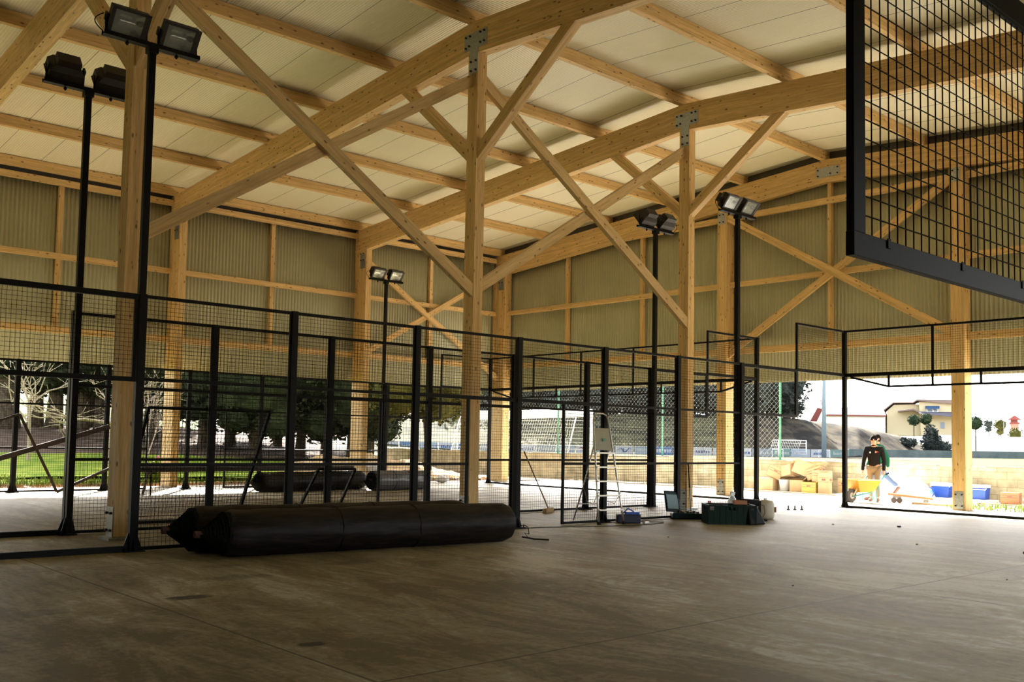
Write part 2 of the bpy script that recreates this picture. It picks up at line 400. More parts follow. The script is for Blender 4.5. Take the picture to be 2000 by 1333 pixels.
for i, x in enumerate(FX+[17.8]):
    for sgn in (1, -1):
        ye = 14.15 if sgn > 0 else -11.9
        zt, zb = rtop(ye), rbot(ye); z0t, z0b = 8.62, 8.05
        o = timber('timber_rafter', (x, RY, (z0t+z0b)/2), (x, ye, (zt+zb)/2), .20, z0t-z0b, lab_r[i]+('falling to the left' if sgn > 0 else 'falling to the right'),
                   'rafter', 'sloping roof rafters', n0=(0, 1, 0), n1=(0, 1, 0), h1=zt-zb)
        rafters.append(o)
        if i == 3 and sgn > 0:
            plate(o, [(RY-.36, 8.17), (RY+.3, 8.17), (RY+.3, 8.42), (RY-.36, 8.42)], 17.70, [(RY-.3, 8.22), (RY-.3, 8.37), (RY+.24, 8.22), (RY+.24, 8.37), (RY-.1, 8.24)])
# purlins lying on the rafters
PY = [1.52, 3.97, 6.47, 8.92, 11.37, 13.97, -1.03, -3.63, -6.13, -8.63, -11.3]
PL = ['ridge purlin along the roof top', 'first purlin to the left of the ridge', 'second purlin to the left of the ridge', 'third purlin to the left of the ridge',
      'purlin next above the left eaves', 'eaves purlin above the corrugated left wall', 'first purlin to the right of the ridge', 'second purlin to the right of the ridge',
      'third purlin to the right of the ridge', 'fourth purlin to the right of the ridge', 'eaves purlin on the right, high beyond the hanging mesh panel']
for y, lb in zip(PY, PL):
    z = rtop(y)+.12
    timber('timber_purlin', (-5.5, y, z), (17.91, y, z), .12, .235, 'long spruce '+lb, 'purlin', 'purlins under the cream roof panels')
# knee braces between ridge column and rafter
for i, x in enumerate(FX):
    who = ['nearest ridge column by the left floodlights', 'middle ridge column', 'ridge column behind the tool case'][i]
    timber('knee_brace', (x, RY-.13, 6.30), (x, -0.86, rbot(-.86)), .16, .20, 'slanting knee brace on the right of the '+who, 'brace', 'knee braces', n0=(0, 1, 0), n1=(0, -.0766, 1))
    timber('knee_brace', (x, RY+.13, 6.30), (x, 3.42, rbot(3.42)), .16, .20, 'slanting knee brace on the left of the '+who, 'brace', 'knee braces', n0=(0, 1, 0), n1=(0, .0766, 1))
# long crossing braces between ridge columns
for i in (0, 1):
    a, c = FX[i]+.10, FX[i+1]-.10
    w = 'between the nearest and the middle ridge column' if i == 0 else 'between the middle ridge column and the next one right'
    timber('cross_brace', (a, RY-.07, 7.57), (c, RY-.07, 3.90), .10, .19, 'long brace falling to the right '+w, 'brace', 'crossed braces along the ridge', n0=(1, 0, 0), n1=(1, 0, 0), m=WOOD2)
    timber('cross_brace', (a, RY+.04, 3.97), (c, RY+.04, 7.58), .10, .19, 'long brace rising to the right '+w, 'brace', 'crossed braces along the ridge', n0=(1, 0, 0), n1=(1, 0, 0), m=WOOD2)
# left wall columns
LW = ['broad timber column of the left wall, behind the left floodlight mast', 'broad timber column of the left wall, behind the fence left of the picture centre', 'timber corner column where the left and back walls meet']
for i, x in enumerate((6.2, 12.05, 17.75)):
    c = timber('timber_column', (x, 13.83, 0.0), (x, 13.83, rbot(13.83)), .20 if i < 2 else .30, .62, LW[i], 'column', 'left wall columns', ref=(0, 1, 0), n1=(0, .0766, 1))
    plate(c, [(13.58, 6.55), (13.84, 6.55), (13.84, 6.98), (13.58, 6.98)], x-(.10 if i < 2 else .15), [(13.66, 6.8), (13.8, 6.8), (13.66, 7.0), (13.8, 7.0)])
# back wall columns
for y, lb in ((4.54, 'timber column of the back wall, left of the big crossed braces'), (-1.85, 'timber column of the back wall at right, between the two blue cool boxes')):
    c = timber('timber_column', (17.78, y, 0.0), (17.78, y, rbot(y)), .34, .30, lb, 'column', 'back wall columns', ref=(0, 1, 0), n1=(0, .0766*(1 if y > RY else -1), 1))
    plate(c, [(y-.1, .03), (y+.1, .03), (y+.1, .42), (y-.1, .42)], 17.61, [(y-.07, .1), (y+.07, .1), (y-.07, .35), (y+.07, .35)], 'base_bracket')
    plate(c, [(y-.1, 7.42), (y+.12, 7.42), (y+.12, 7.74), (y-.1, 7.74)], 17.61, [(y-.05, 7.48), (y+.07, 7.48), (y-.05, 7.68), (y+.07, 7.68)])
# girts on the left wall
ZG = [('top', 7.58, .15), ('middle', 5.73, .14), ('bottom', 3.90, .17)]
bays = [(-5.5, .25, None), (.45, 6.1, 'nearest bay'), (6.3, 11.95, 'second bay'), (12.15, 17.6, 'far bay by the corner')]
for a, c, lb in bays[1:]:
    for nm, z, h in ZG:
        timber('timber_girt', (a, 14.03, z), (c, 14.03, z), .10, h, f'{nm} horizontal rail on the left wall, {lb}', 'wall rail', 'rails on the left wall')
    xm = (a+c)/2
    timber('timber_stud', (xm, 14.14, 3.82), (xm, 14.14, 7.5), .12, .11, f'slim upright stud in the middle of the left wall, {lb}', 'stud', 'studs of the left wall', ref=(0, 1, 0))
timber('cross_brace', (12.15, 13.86, 6.85), (17.6, 13.86, 3.50), .08, .17, 'brace falling to the right across the far bay of the left wall', 'brace', 'crossed braces on the left wall', n0=(1, 0, 0), n1=(1, 0, 0))
timber('cross_brace', (12.15, 13.94, 3.92), (17.6, 13.94, 7.1), .08, .17, 'brace rising to the right across the far bay of the left wall', 'brace', 'crossed braces on the left wall', n0=(1, 0, 0), n1=(1, 0, 0))
# girts on the back wall
bb = [(13.52, 4.70, 'left bay'), (4.38, -1.69, 'bay with the big crossed braces'), (-2.01, -11.9, 'right bay')]
for a, c, lb in bb:
    for nm, z, h in ZG:
        timber('timber_girt', (17.79, a, z), (17.79, c, z), .10, h, f'{nm} horizontal rail on the back wall, {lb}', 'wall rail', 'rails on the back wall')
for y, lb in ((10.75, 'left one of two between corner and column'), (7.6, 'right one of two between corner and column'), (1.42, 'under the ridge, behind the big crossed braces'), (-4.9, 'beyond the hanging mesh panel at right')):
    timber('timber_stud', (17.88, y, 3.82), (17.88, y, rbot(y)), .12, .10, 'slim upright stud on the back wall, '+lb, 'stud', 'studs of the back wall', ref=(0, 1, 0), n1=(0, .0766*(1 if y > RY else -1), 1))
timber('cross_brace', (17.66, 4.38, 7.58), (17.66, -1.69, 4.01), .08, .19, 'big brace falling to the right across the back wall', 'brace', 'crossed braces on the back wall', n0=(0, 1, 0), n1=(0, 1, 0))
timber('cross_brace', (17.73, 4.38, 3.83), (17.73, -1.69, 7.55), .06, .19, 'big brace rising to the right across the back wall', 'brace', 'crossed braces on the back wall', n0=(0, 1, 0), n1=(0, 1, 0))
# ================================================================== PADEL COURT FENCES
# local frame of every fence piece: x along the fence, z up, fence plane y = 0
WR = 0.0022
def wires_into(b, x0, x1, z0, z1, st=.05):
    n = max(2, round((x1-x0)/st)); k = max(2, round((z1-z0)/st))
    for i in range(1, n): b.wire((x0+(x1-x0)*i/n, .004, z0), (x0+(x1-x0)*i/n, .004, z1), WR)
    for i in range(1, k): b.wire((x0, 0, z0+(z1-z0)*i/k), (x1, 0, z0+(z1-z0)*i/k), WR)
protos = {}
def panel(kind, loc, rz, label, group=None):
    """mesh panel thing > frame, wire_mesh"""
    if kind in protos:
        p = copy_tree(protos[kind]); p.location = loc; p.rotation_euler = (0, 0, rz); p['label'] = label
        if group: p['group'] = group
        return p
    t = thing('mesh_fence_panel', loc, label, 'fence panel', group, rz)
    f = MB(); w = MB(); e = .05
    fr = lambda x0, x1, z0, z1, s=.02: f.box(x0, x1, -s, s, z0, z1)
    if kind == 'full':            # 2 m bay, three storeys
        for z in (.03, 1.0, 2.0, 2.975): fr(e, 2-e, z-.02, z+.02)
        for x in (e, 2-e-.012): fr(x, x+.012, .01, 2.99, .015)
        for z in (.05, 1.02, 2.02): wires_into(w, e, 2-e, z, z+.95)
    elif kind == 'doorL':         # mesh for the first metre, doorway in the second, mesh over it
        fr(e, 2-e, 2.955, 2.995); fr(e, 2-e, 1.975, 2.03); fr(e, 1, .98, 1.02); fr(e, 1, .01, .05); fr(.96, 1.0, .01, 1.98); fr(e, e+.012, .01, 2.99, .015)
        wires_into(w, e, .96, .05, .98); wires_into(w, e, .96, 1.02, 1.98); wires_into(w, e, 2-e, 2.03, 2.955)
    elif kind == 'doorR':
        fr(e, 2-e, 2.955, 2.995); fr(e, 2-e, 1.975, 2.03); fr(1, 2-e, .98, 1.02); fr(1, 2-e, .01, .05); fr(1.0, 1.04, .01, 1.98); fr(1.988-e, 2-e, .01, 2.99, .015)
        wires_into(w, 1.04, 2-e, .05, .98); wires_into(w, 1.04, 2-e, 1.02, 1.98); wires_into(w, e, 2-e, 2.03, 2.955)
    elif kind == 'high23':        # z 2..3, hanging above the place for the glass
        fr(e, 2, 2.93, 2.995, .03); fr(e, 2, 1.965, 2.02, .03); fr(e, e+.04, 2, 2.96); fr(1.96, 2, 2, 2.96)
        wires_into(w, e+.04, 1.96, 2.02, 2.93)
    elif kind == 'high24':        # z 3..4 beside the corner, its free upright reaching down to 2 m
        fr(0, 2-e, 3.955, 4, .02); fr(0, 2-e, 2.95, 3.02, .03); fr(0, .04, 2.0, 3.97)
        wires_into(w, .04, 2-e, 3.02, 3.955)
    elif kind == 'end2':          # 2 m of the end wall, z 3..4, with the lattice under it
        fr(0, 2, 3.955, 4, .02); fr(0, 2, 2.94, 3.02, .035); fr(0, .05, 3, 3.96)
        wires_into(w, .05, 2, 3.02, 3.955)
        fr(0, 2, 2.68, 2.725, .022); fr(.0, .04, 2.7, 2.95, .022); fr(1.0, 1.04, 2.7, 2.95, .022)
    elif kind == 'end_first':     # corner piece, sloping start of the lattice
        fr(0, 2, 3.955, 4, .02); fr(0, 2, 2.94, 3.02, .035)
        wires_into(w, .05, 2, 3.02, 3.955)
        f.bar((.15, 0, 2.93), (1.05, 0, 2.70), .045, .045); fr(1.03, 2, 2.68, 2.725, .022); fr(1.03, 1.07, 2.7, 2.95, .022)
    elif kind == 'end_last':
        fr(0, 2, 3.955, 4, .02); fr(0, 2, 2.94, 3.02, .035); fr(0, .05, 3, 3.96)
        wires_into(w, .05, 1.95, 3.02, 3.955)
        f.bar((.95, 0, 2.70), (1.85, 0, 2.93), .045, .045); fr(0, .97, 2.68, 2.725, .022); fr(0, .04, 2.7, 2.95, .022); fr(.93, .97, 2.7, 2.95, .022)
    elif kind == 'near23':        # the big one hanging close to the camera
        f.box(.16, 2.02, 0, .026, 1.895, 1.965); f.box(.16, 2.02, 0, .026, 2.925, 3.02); f.box(.162, .229, .001, .025, 1.965, 2.925)
        n = 34
        for i in range(n): b_ = .240+.052*i; w.wire((b_, .016, 1.96), (b_, .016, 2.93), .0024)
        for i in range(1, 18): w.wire((.22, .011, 1.965+.0565*i), (2.02, .011, 1.965+.0565*i), .0024)
        for xx in (.35, .85, 1.35): f.box(xx, xx+.02, -.004, .0, 1.94, 1.97)
    f.build('panel_frame', BLACK, t, bevel=.003); w.build('wire_mesh', BLACKM, t)
    protos[kind] = t
    return t
pp = {}
def post(loc, h, label, group, foot='both', rz=0):
    key = (h, foot)
    if key in pp:
        p = copy_tree(pp[key]); p.location = loc; p.rotation_euler = (0, 0, rz); p['label'] = label; p['group'] = group; return p
    t = thing('fence_post', loc, label, 'fence post', group, rz)
    MB().box(-.045, .045, -.045, .045, .012, h).build('upright', BLACK, t, bevel=.004)
    b = MB(); b.box(-.12, .12, -.10, .10, 0, .012)
    for s in (1, -1):
        b.prism([(s*.045, .012), (s*.12, .012), (s*.045, .22)][::s], -.006, .006)
        b.prism([(s*.045, .012), (s*.10, .012), (s*.045, .16)][::s], -.006, .006, 'x')
        b.tube([(s*.1, .07, .012), (s*.1, .07, .05)], .01, 6); b.tube([(s*.1, -.07, .012), (s*.1, -.07, .05)], .01, 6)
    b.build('foot_plate', BLACK, t)
    pp[key] = t; return t
PO = ['first', 'second', 'third', 'fourth', 'fifth', 'sixth', 'seventh']
for cy, fence, yy in ((0.0, 'near fence', 'n'), (2.33, 'second fence', 'm'), (12.33, 'far fence', 'f')):
    gp = 'posts of the '+fence; gq = 'mesh bays of the '+fence
    for k in range(7):
        post((2*k, cy, 0), 3.0, f'{PO[k]} black upright from the left in the {fence}', gp)
        if k == 6: break
        kind = 'full' if k not in (2, 3) else ('doorL' if k == 2 else 'doorR')
        lb = f'{PO[k]} wire mesh bay from the left in the {fence}'
        if k == 2: lb += ', left half of its doorway'
        if k == 3: lb += ', right half of its doorway'
        panel(kind, (2*k, cy, 0), 0, lb, gq)
    panel('high23', (12, cy, 0), 0, f'raised mesh panel, open below, right of the last bay of the {fence}', 'raised mesh panels of the side fences')
    panel('high24', (14, cy, 0), 0, f'uppermost raised mesh panel beside the corner post of the {fence}', 'raised mesh panels of the side fences')
    post((16, cy, 0), 4.0, {'n': 'tall black corner post, in front of the man with the wheelbarrow', 'm': 'tall black corner post of the middle fence, in front of the cardboard boxes',
                            'f': 'tall black corner post far off by the corner of the building'}[yy], 'corner posts of the courts')
# raised panel left of the near fence and floor rails
panel('high23', (-2.05, 0, 0), 0, 'wire mesh panel between two thick black rails at the left picture edge', 'raised mesh panels of the side fences')
for cy, lb in ((0.0, 'near fence'), (2.33, 'second fence')):
    tag(MB().box(-3.9, -.06, cy-.03, cy+.03, 0, .07).build('floor_rail', BLACK, bevel=.004), f'black steel rail on the floor left of the first post, {lb}', 'floor rail', 'black floor rails')
# end walls
for y0, y1, lb in ((-10, 0, 'near end wall before the men'), (2.33, 12.33, 'second end wall, farther left')):
    for k in range(5):
        kind = 'end_first' if k == 0 else ('end_last' if k == 4 else 'end2')
        if k == 4 and y0 < 0: pass
        panel(kind, (16, y1-2*k, 0), -pi/2, f'{PO[k]} high mesh panel from the left in the {lb}', 'high mesh of the court end walls')
    tag(MB().box(15.97, 16.03, y0+.06, y1-.06, 0, .05).build('floor_rail', BLACK), f'black floor rail under the {lb}', 'floor rail', 'black floor rails')
post((16, -10, 0), 4.0, 'tall black corner post beyond the right picture edge', 'corner posts of the courts')
# panel hanging near the camera, with the posts that carry it
panel('near23', (-2.0, -10, 0), 0, 'big dark mesh panel hanging close to the camera at the top right')
post((.07, -10, 0), 3.0, 'black post carrying the hanging mesh panel just right of the picture', 'near posts')

# ------------------------------------------------------------------ floodlight masts
def mast(loc, face, label):
    """face=-1: lamps look towards -y, +1 towards +y"""
    t = thing('floodlight_mast', loc, label, 'floodlight', 'floodlight masts', 0 if face < 0 else pi)
    b = MB().box(-.04, .04, -.04, .04, .012, 6.0); b.build('pole', BLACK, t, bevel=.004)
    b = MB().box(-.1, .1, -.045, .06, 0, .012)
    b.prism([(.04, .012), (.1, .012), (.04, .25)], -.006, .006); b.prism([(-.04, .012), (-.04, .25), (-.1, .012)], -.006, .006); b.build('base_plate', BLACK, t)
    b = MB().box(-.58, .58, -.05, .05, 6.0, 6.01).box(-.58, .58, -.05, -.04, 6.01, 6.05).box(-.58, .58, .04, .05, 6.01, 6.05).box(-.06, .06, -.06, .06, 5.93, 6.0)
    for x in (-.30, .30): b.tube([(x, 0, 5.95), (x, 0, 6.0)], .012, 6).tube([(x, 0, 5.965), (x, 0, 5.985)], .022, 6)
    b.build('cross_arm', BLACK, t)
    ca, sa = cos(radians(38)), sin(radians(38))
    for x in (-.31, .31):
        # lamp local: X across, forward F = (0,-ca,-sa), up U = (0,-sa,ca)
        P = lambda u, f, v: (x+u, -f*ca-v*sa, 6.24-f*sa+v*ca)
        def bx(b, u0, u1, f0, f1, v0, v1, tp=0, tv=0):
            b.hexa([P(u0+tp, f0, v0+tv), P(u1-tp, f0, v0+tv), P(u1-tp, f0, v1-tv), P(u0+tp, f0, v1-tv), P(u0, f1, v0), P(u1, f1, v0), P(u1, f1, v1), P(u0, f1, v1)])
        b = MB(); W, H = .215, .155
        b.cur = 0
        # open tapered body (walls), back plate, gear box with fins
        for (u0, u1, v0, v1) in ((-W, -W+.012, -H, H), (W-.012, W, -H, H), (-W, W, -H, -H+.012), (-W, W, H-.012, H)): bx(b, u0, u1, -.02, .10, v0, v1)
        bx(b, -W, W, -.10, -.02, -H, H, .05, .04)
        bx(b, -.15, .15, -.19, -.10, -.11, .07)
        bx(b, -.12, .12, -.14, -.10, .07, .11)
        bx(b, -.24, -.215, -.07, .03, -.07, .03); bx(b, .215, .24, -.07, .03, -.07, .03)
        h = b.build('floodlight', HOUSING, t)
        b = MB()
        for (u0, u1, v0, v1) in ((-W-.01, -W+.03, -H-.01, H+.01), (W-.055, W+.01, -H-.01, H+.01), (-W, W, -H-.01, -H+.02), (-W, W, H-.02, H+.01)): bx(b, u0, u1, .10, .115, v0, v1)
        b.build('bezel', HOUSING, h)
        b = MB(); bx(b, -W+.03, W-.055, .102, .106, -H+.02, H-.02); b.build('front_glass', GLASS, h)
        b = MB()
        for (a0, a1, a2, a3) in (((-W+.014, .09, -H+.014), (W-.014, .09, -H+.014), (.09, -.01, -.06), (-.09, -.01, -.06)), ((W-.014, .09, H-.014), (-W+.014, .09, H-.014), (-.09, -.01, .06), (.09, -.01, .06)),
                                 ((-W+.014, .09, H-.014), (-W+.014, .09, -H+.014), (-.09, -.01, -.06), (-.09, -.01, .06)), ((W-.014, .09, -H+.014), (W-.014, .09, H-.014), (.09, -.01, .06), (.09, -.01, -.06)),
                                 ((-.09, -.01, -.06), (.09, -.01, -.06), (.09, -.01, .06), (-.09, -.01, .06))):
            b.quad(P(*a0), P(*a1), P(*a2), P(*a3))
        b.tube([P(-.10, .04, 0), P(.08, .04, 0)], .018, 8); b.cur = 0
        b.build('reflector', REFL, h)
        b = MB(); b.tube([P(.12, .035, .02), P(.12, .10, .02)], .028, 10); b.build('lamp_socket', BLACK, h)
        b = MB()
        for s in (-1, 1): b.bar((x+s*.235, 0, 6.05), P(s*.235, -.02, 0), .03, .008, (0, 1, 0))
        b.box(x-.24, x+.24, -.02, .02, 6.05, 6.06); b.build('bracket', BLACK, h)
    b = MB(); a = []
    for i in range(9):
        q = i/8; a.append((-.56-.10*sin(pi*q), .06, 6.06+.22*q))
    b.tube(a, .007, 6); b.build('lamp_cable', BLACK, t)
    return t
mast((0.03, .10, 0), -1, 'tall black floodlight mast at upper left with both lamp faces turned to the camera')
mast((12.0, .10, 0), -1, 'black floodlight mast right of centre with lamp faces turned to the camera')
mast((0.0, 2.23, 0), 1, 'black floodlight mast at far left showing the backs of its lamps')
mast((12.0, 2.23, 0), 1, 'black floodlight mast showing lamp backs, between the two right ridge posts')
mast((11.95, 12.43, 0), -1, 'small far floodlight mast in front of the crossed braces of the left wall')

# ------------------------------------------------------------------ turf rolls
def turf_roll(a, b, r, label, group, cone=True, seed=1, m=None, telescoped=.27):
    rr = random.Random(seed)
    a, b = Vector(a), Vector(b); d = (b-a).normalized(); L = (b-a).length
    t = thing('turf_roll', a, label, 'turf roll', group, math.atan2(d.y, d.x))
    # local: x along, axis at z=r
    mb = MB(); n = 40; seg = 36; pr = []
    for i in range(seg+1):
        x = L*i/seg; e = min(x, L-x)
        rad = r*(1-.13*max(0, 1-e/.10)**2)*(1+.006*sin(x*7+seed)+.004*rr.uniform(-1, 1)); pr.append((x, rad))
    for i, (x, rad) in enumerate(pr):
        for j in range(n):
            q = 2*pi*j/n; zz = rad*cos(q); yy = rad*sin(q)*(1.02)
            wr = .004*sin(9*q+x*3)+.004*sin(5*q-x*11+seed)
            z = max(zz*(1+wr/r), -r*.985); mb.v.append((x, yy*(1+wr/r), r*.985+z))
    for i in range(seg):
        for j in range(n):
            mb.f.append((i*n+j, i*n+(j+1) % n, (i+1)*n+(j+1) % n, (i+1)*n+j)); mb.m.append(0)
    mb.build('wrapped_roll', m or ROLLM, t, smooth=True)
    # right end: spiral of layers; left end: telescoped cone of layers
    c = MB(); T = telescoped; k = 9
    for i in range(k):
        ra = r*.93*(1-i/k*.86); x1 = -T*(i/k)**1.15 if cone else .01-.0*i
        off = rr.uniform(-.006, .006)
        c.tube([(.12, off, r), (x1+.004, off, r), (x1, off, r), (x1, off, r)], [ra, ra, ra*.985, ra*.9], 28, False)
        c.tube([(x1, off, r), (x1+.03, off, r)], [ra*.9, ra*.86], 28, False)
    c.tube([(.1, 0, r), (-T-.035 if cone else -.01, 0, r)], r*.12, 16, False)
    c.build('rolled_layers', ROLLB, t)
    c = MB(); xx = -T-.04 if cone else -.012
    c.tube([(0, 0, r), (xx, 0, r), (xx, 0, r), (0, 0, r)], [r*.15, r*.15, r*.10, r*.10], 16, False)
    c.build('core_tube', mat('core_card_%d' % seed, (.09, .05, .04), .8), t)
    c = MB()
    for i in range(k): c.tube([(L-.12, 0, r), (L-.012+.004*(i % 2), 0, r)], r*.86*(1-i/k), 28, True)
    c.build('roll_end', ROLLB, t)
    for x in (.35*L, .62*L):
        c = MB(); c.tube([(x+.01*sin(q*3), r*1.015*sin(q*2*pi/24), r*.985+max(-r*.98, r*1.015*cos(q*2*pi/24))) for q in range(25)], .007, 5)
        c.build('binding_strap', RUBBER, t)
    return t
turf_roll((0.60, -1.05, 0), (4.52, -1.42, 0), .262, 'long black wrapped turf roll, front one of the pair on the floor', 'turf rolls on the floor', True, 1)
turf_roll((0.46, -.50, 0), (4.20, -.86, 0), .268, 'long black wrapped turf roll, rear one of the pair along the near fence', 'turf rolls on the floor', True, 2)
turf_roll((6.95, 10.35, 0), (10.3, 10.95, 0), .245, 'dark turf roll in the far court, lying under the rusty tube bundle', 'turf rolls on the floor', True, 3, telescoped=.2)
turf_roll((9.95, 9.95, 0), (11.85, 10.20, 0), .26, 'greyish turf roll in the far court with its round end facing the camera', 'turf rolls on the floor', False, 4, m=mat('grey_roll_wrap', (.10, .10, .11), .35))
b = MB(); b.tube([(4.75, -1.43, .20), (4.84, -1.47, .20), (4.92, -1.44, .16), (4.88, -1.5, .08), (4.8, -1.5, .1), (4.85, -1.52, .03), (4.98, -1.62, .012)], .006, 5)
b.tube([(4.75, -1.5, .05), (4.9, -1.58, .02), (5.05, -1.72, .012)], .012, 5); tag(b.build('strap_end', RUBBER), 'loose black strap end curling from the right end of the front turf roll', 'strap')
# rusty tubes lying on the far roll
b = MB()
for (dy, dz) in ((0, 0), (.07, 0), (.14, 0), (.035, .06), (.105, .06)):
    b.bar((3.9, 10.42+dy, .535+dz), (9.85, 10.62+dy, .535+dz), .06, .055)
tag(b.build('tube_bundle', RUST, bevel=.004), 'long bundle of dark rusty square tubes lying across the far turf roll', 'steel tubes')
b = MB()
for s in (-.22, .22): b.bar((4.3, 10.5+s, 0), (4.35, 10.5+s*.4, .505), .04, .04)
b.bar((4.35, 10.25, .485), (4.35, 10.75, .485), .05, .04); tag(b.build('trestle', RUST), 'low trestle under the left end of the rusty tube bundle', 'trestle')

# leaning panel and frames in the far court
def frame_rect(name, P, bars, w, m, label, cat, meshed=False, group=None):
    b = MB()
    for i, j in bars: b.bar(P[i], P[j], w, w)
    t = thing(name, P[0], label, cat, group); c = Vector(P[0]); b.v = [tuple(Vector(v)-c) for v in b.v]
    b.build('frame', m, t)
    if meshed:
        w_ = MB(); P = [Vector(p)-c for p in P]
        n = int((P[1]-P[0]).length/.05); k = int((P[3]-P[0]).length/.05)
        for i in range(1, n): w_.wire(P[0]+(P[1]-P[0])*i/n, P[3]+(P[2]-P[3])*i/n, WR)
        for i in range(1, k): w_.wire(P[0]+(P[3]-P[0])*i/k, P[1]+(P[2]-P[1])*i/k, WR)
        w_.build('wire_mesh', BLACKM, t)
    return t
frame_rect('leaning_panel', [(1.05, 3.30, .03), (2.93, 3.30, .03), (3.0, 2.46, 1.74), (1.10, 2.46, 1.74)], [(0, 1), (1, 2), (2, 3), (3, 0)], .045, BLACK, 'spare mesh panel leaning against the back of the second fence, left of the turf rolls', 'mesh panel', True)
frame_rect('leaning_panel', [(3.95, 3.25, .03), (4.80, 3.35, .03), (4.60, 2.46, .84), (3.9, 2.46, .84)], [(0, 1), (1, 2), (2, 3), (3, 0)], .04, BLACK, 'short dark frame leaning against the back of the second fence, behind the turf rolls', 'frame')
# rusty lattice frames at the far left
A = [(-1.2, 11.55, .02), (2.75, 11.6, .04), (2.1, 11.9, 1.45), (-2.4, 11.9, 1.0)]
def hp(x, y, z): return (x, y, z)
b = MB(); b.bar((.35, 11.62, .40), (3.9, 11.85, 1.52), .05, .11); b.bar((2.72, 11.6, .04), (1.93, 11.8, 1.75), .05, .06)
b.bar((2.72, 11.6, .04), (4.5, 11.75, .82), .05, .06); b.bar((1.93, 11.8, 1.75), (.4, 11.9, 1.15), .05, .05)
tag(b.build('steel_lattice', RUST), 'rusty steel lattice frame leaning at the left in front of the lawn', 'steel frame')
# ================================================================== TOOLS AND THINGS INSIDE
# step ladder (local: front feet at y=0, goes up and back)
def ladder(loc, rz):
    t = thing('step_ladder', loc, 'aluminium step ladder with a tall hoop, standing in front of the fence', 'ladder', None, rz)
    b = MB(); top = 1.80
    def rail(x, z): # x half-offset narrows with height, y leans back
        return (x*(1-.42*z/1.85), .26*z/1.2 if False else .20*z, z)
    for s in (-1, 1):
        b.tube([rail(s*.255, z) for z in (.02, .4, .8, 1.2, 1.6)]+[rail(s*.25, 1.74), rail(s*.20, 1.82)], .016, 8)
    b.tube([rail(-.20, 1.82), rail(-.1, 1.85), rail(.1, 1.85), rail(.20, 1.82)], .016, 8); b.build('front_rails', ALU, t, smooth=True)
    for i in range(5):
        z = .24+.235*i; w = .255*(1-.42*z/1.85); MB().box(-w, w, .20*z-.055, .20*z+.035, z-.012, z+.014).build('step', ALU, t, bevel=.003)
    b = MB(); w = .16; b.hexa([(-w, .235, 1.23), (w, .235, 1.23), (w*.92, .315, 1.60), (-w*.92, .315, 1.60), (-w, .255, 1.225), (w, .255, 1.225), (w*.92, .335, 1.60), (-w*.92, .335, 1.60)])
    p = b.build('platform', mat('ladder_plate', (.36, .35, .28), .4, .3), t)
    MB().box(-.02, .03, .245, .25, 1.38, 1.43).build('sticker', mat('green_sticker', (.05, .35, .25), .5), p)
    b = MB()
    for s in (-1, 1): b.tube([(s*.24, .78, .02), (s*.19, .50, .75), (s*.16, .30, 1.33)], .013, 8)
    for z, y, x in ((.3, .68, .22), (.75, .50, .19)): b.tube([(-x, y, z), (x, y, z)], .009, 6)
    b.build('rear_legs', ALU, t, smooth=True)
    b = MB()
    for s in (-1, 1):
        b.tube([(s*.23, .05, .55), (s*.22, .22, .33), (s*.21, .42, .36), (s*.2, .55, .62)], .006, 6)
    b.build('strap', mat('ladder_strap', (.35, .32, .25), .8), t)
    b = MB()
    for s in (-1, 1): b.box(s*.255-.025, s*.255+.025, -.02, .02, 0, .05)
    b.build('rubber_foot', RUBBER, t)
ladder((7.80, -.38, 0), radians(-12))
# broom leaning at the near fence doorway
t = thing('broom', (8.76, 2.12, 0), 'push broom leaning by the doorway, head on the floor', 'broom', None, radians(25))
MB().box(-.20, .20, -.045, .045, 0, .085).build('broom_head', BROOMM, t, bevel=.01)
b = MB(); b.tube([(0, 0, .08), (-.98, .12, 1.17)], .013, 8); b.build('broom_handle', mat('broom_stick', (.22, .14, .07), .5), t)
# black cable on the floor
b = MB(); b.tube([(4.95, .12, .008), (5.6, -.2, .008), (6.3, -.22, .008), (7.0, -.42, .008), (7.5, -.62, .008), (8.1, -.75, .008), (8.75, -.70, .008), (8.95, -.55, .008), (8.55, -.22, .008), (8.45, -.2, .03)], .006, 5)
tag(b.build('extension_cable', RUBBER), 'thin black cable lying on the floor in front of the step ladder', 'cable')
t = tag(MB().box(8.44, 8.56, -.56, -.50, 0, .03).build('cable_socket', WHITEP, bevel=.005), 'small white socket block on the floor cable', 'socket')
# blue-black tool box
t = thing('tool_box', (8.33, -.28, 0), 'small blue and black power tool box beside the ladder foot', 'tool box', None, radians(-40))
MB().box(-.2, .2, -.11, .11, 0, .15).build('body', NAVY, t, bevel=.015)
b = MB().box(-.05, .18, -.09, .09, .15, .19); b.tube([(-.1, 0, .15), (0, .05, .24), (.1, 0, .19)], .012, 6); b.build('handle_coil', BLUEP, t)
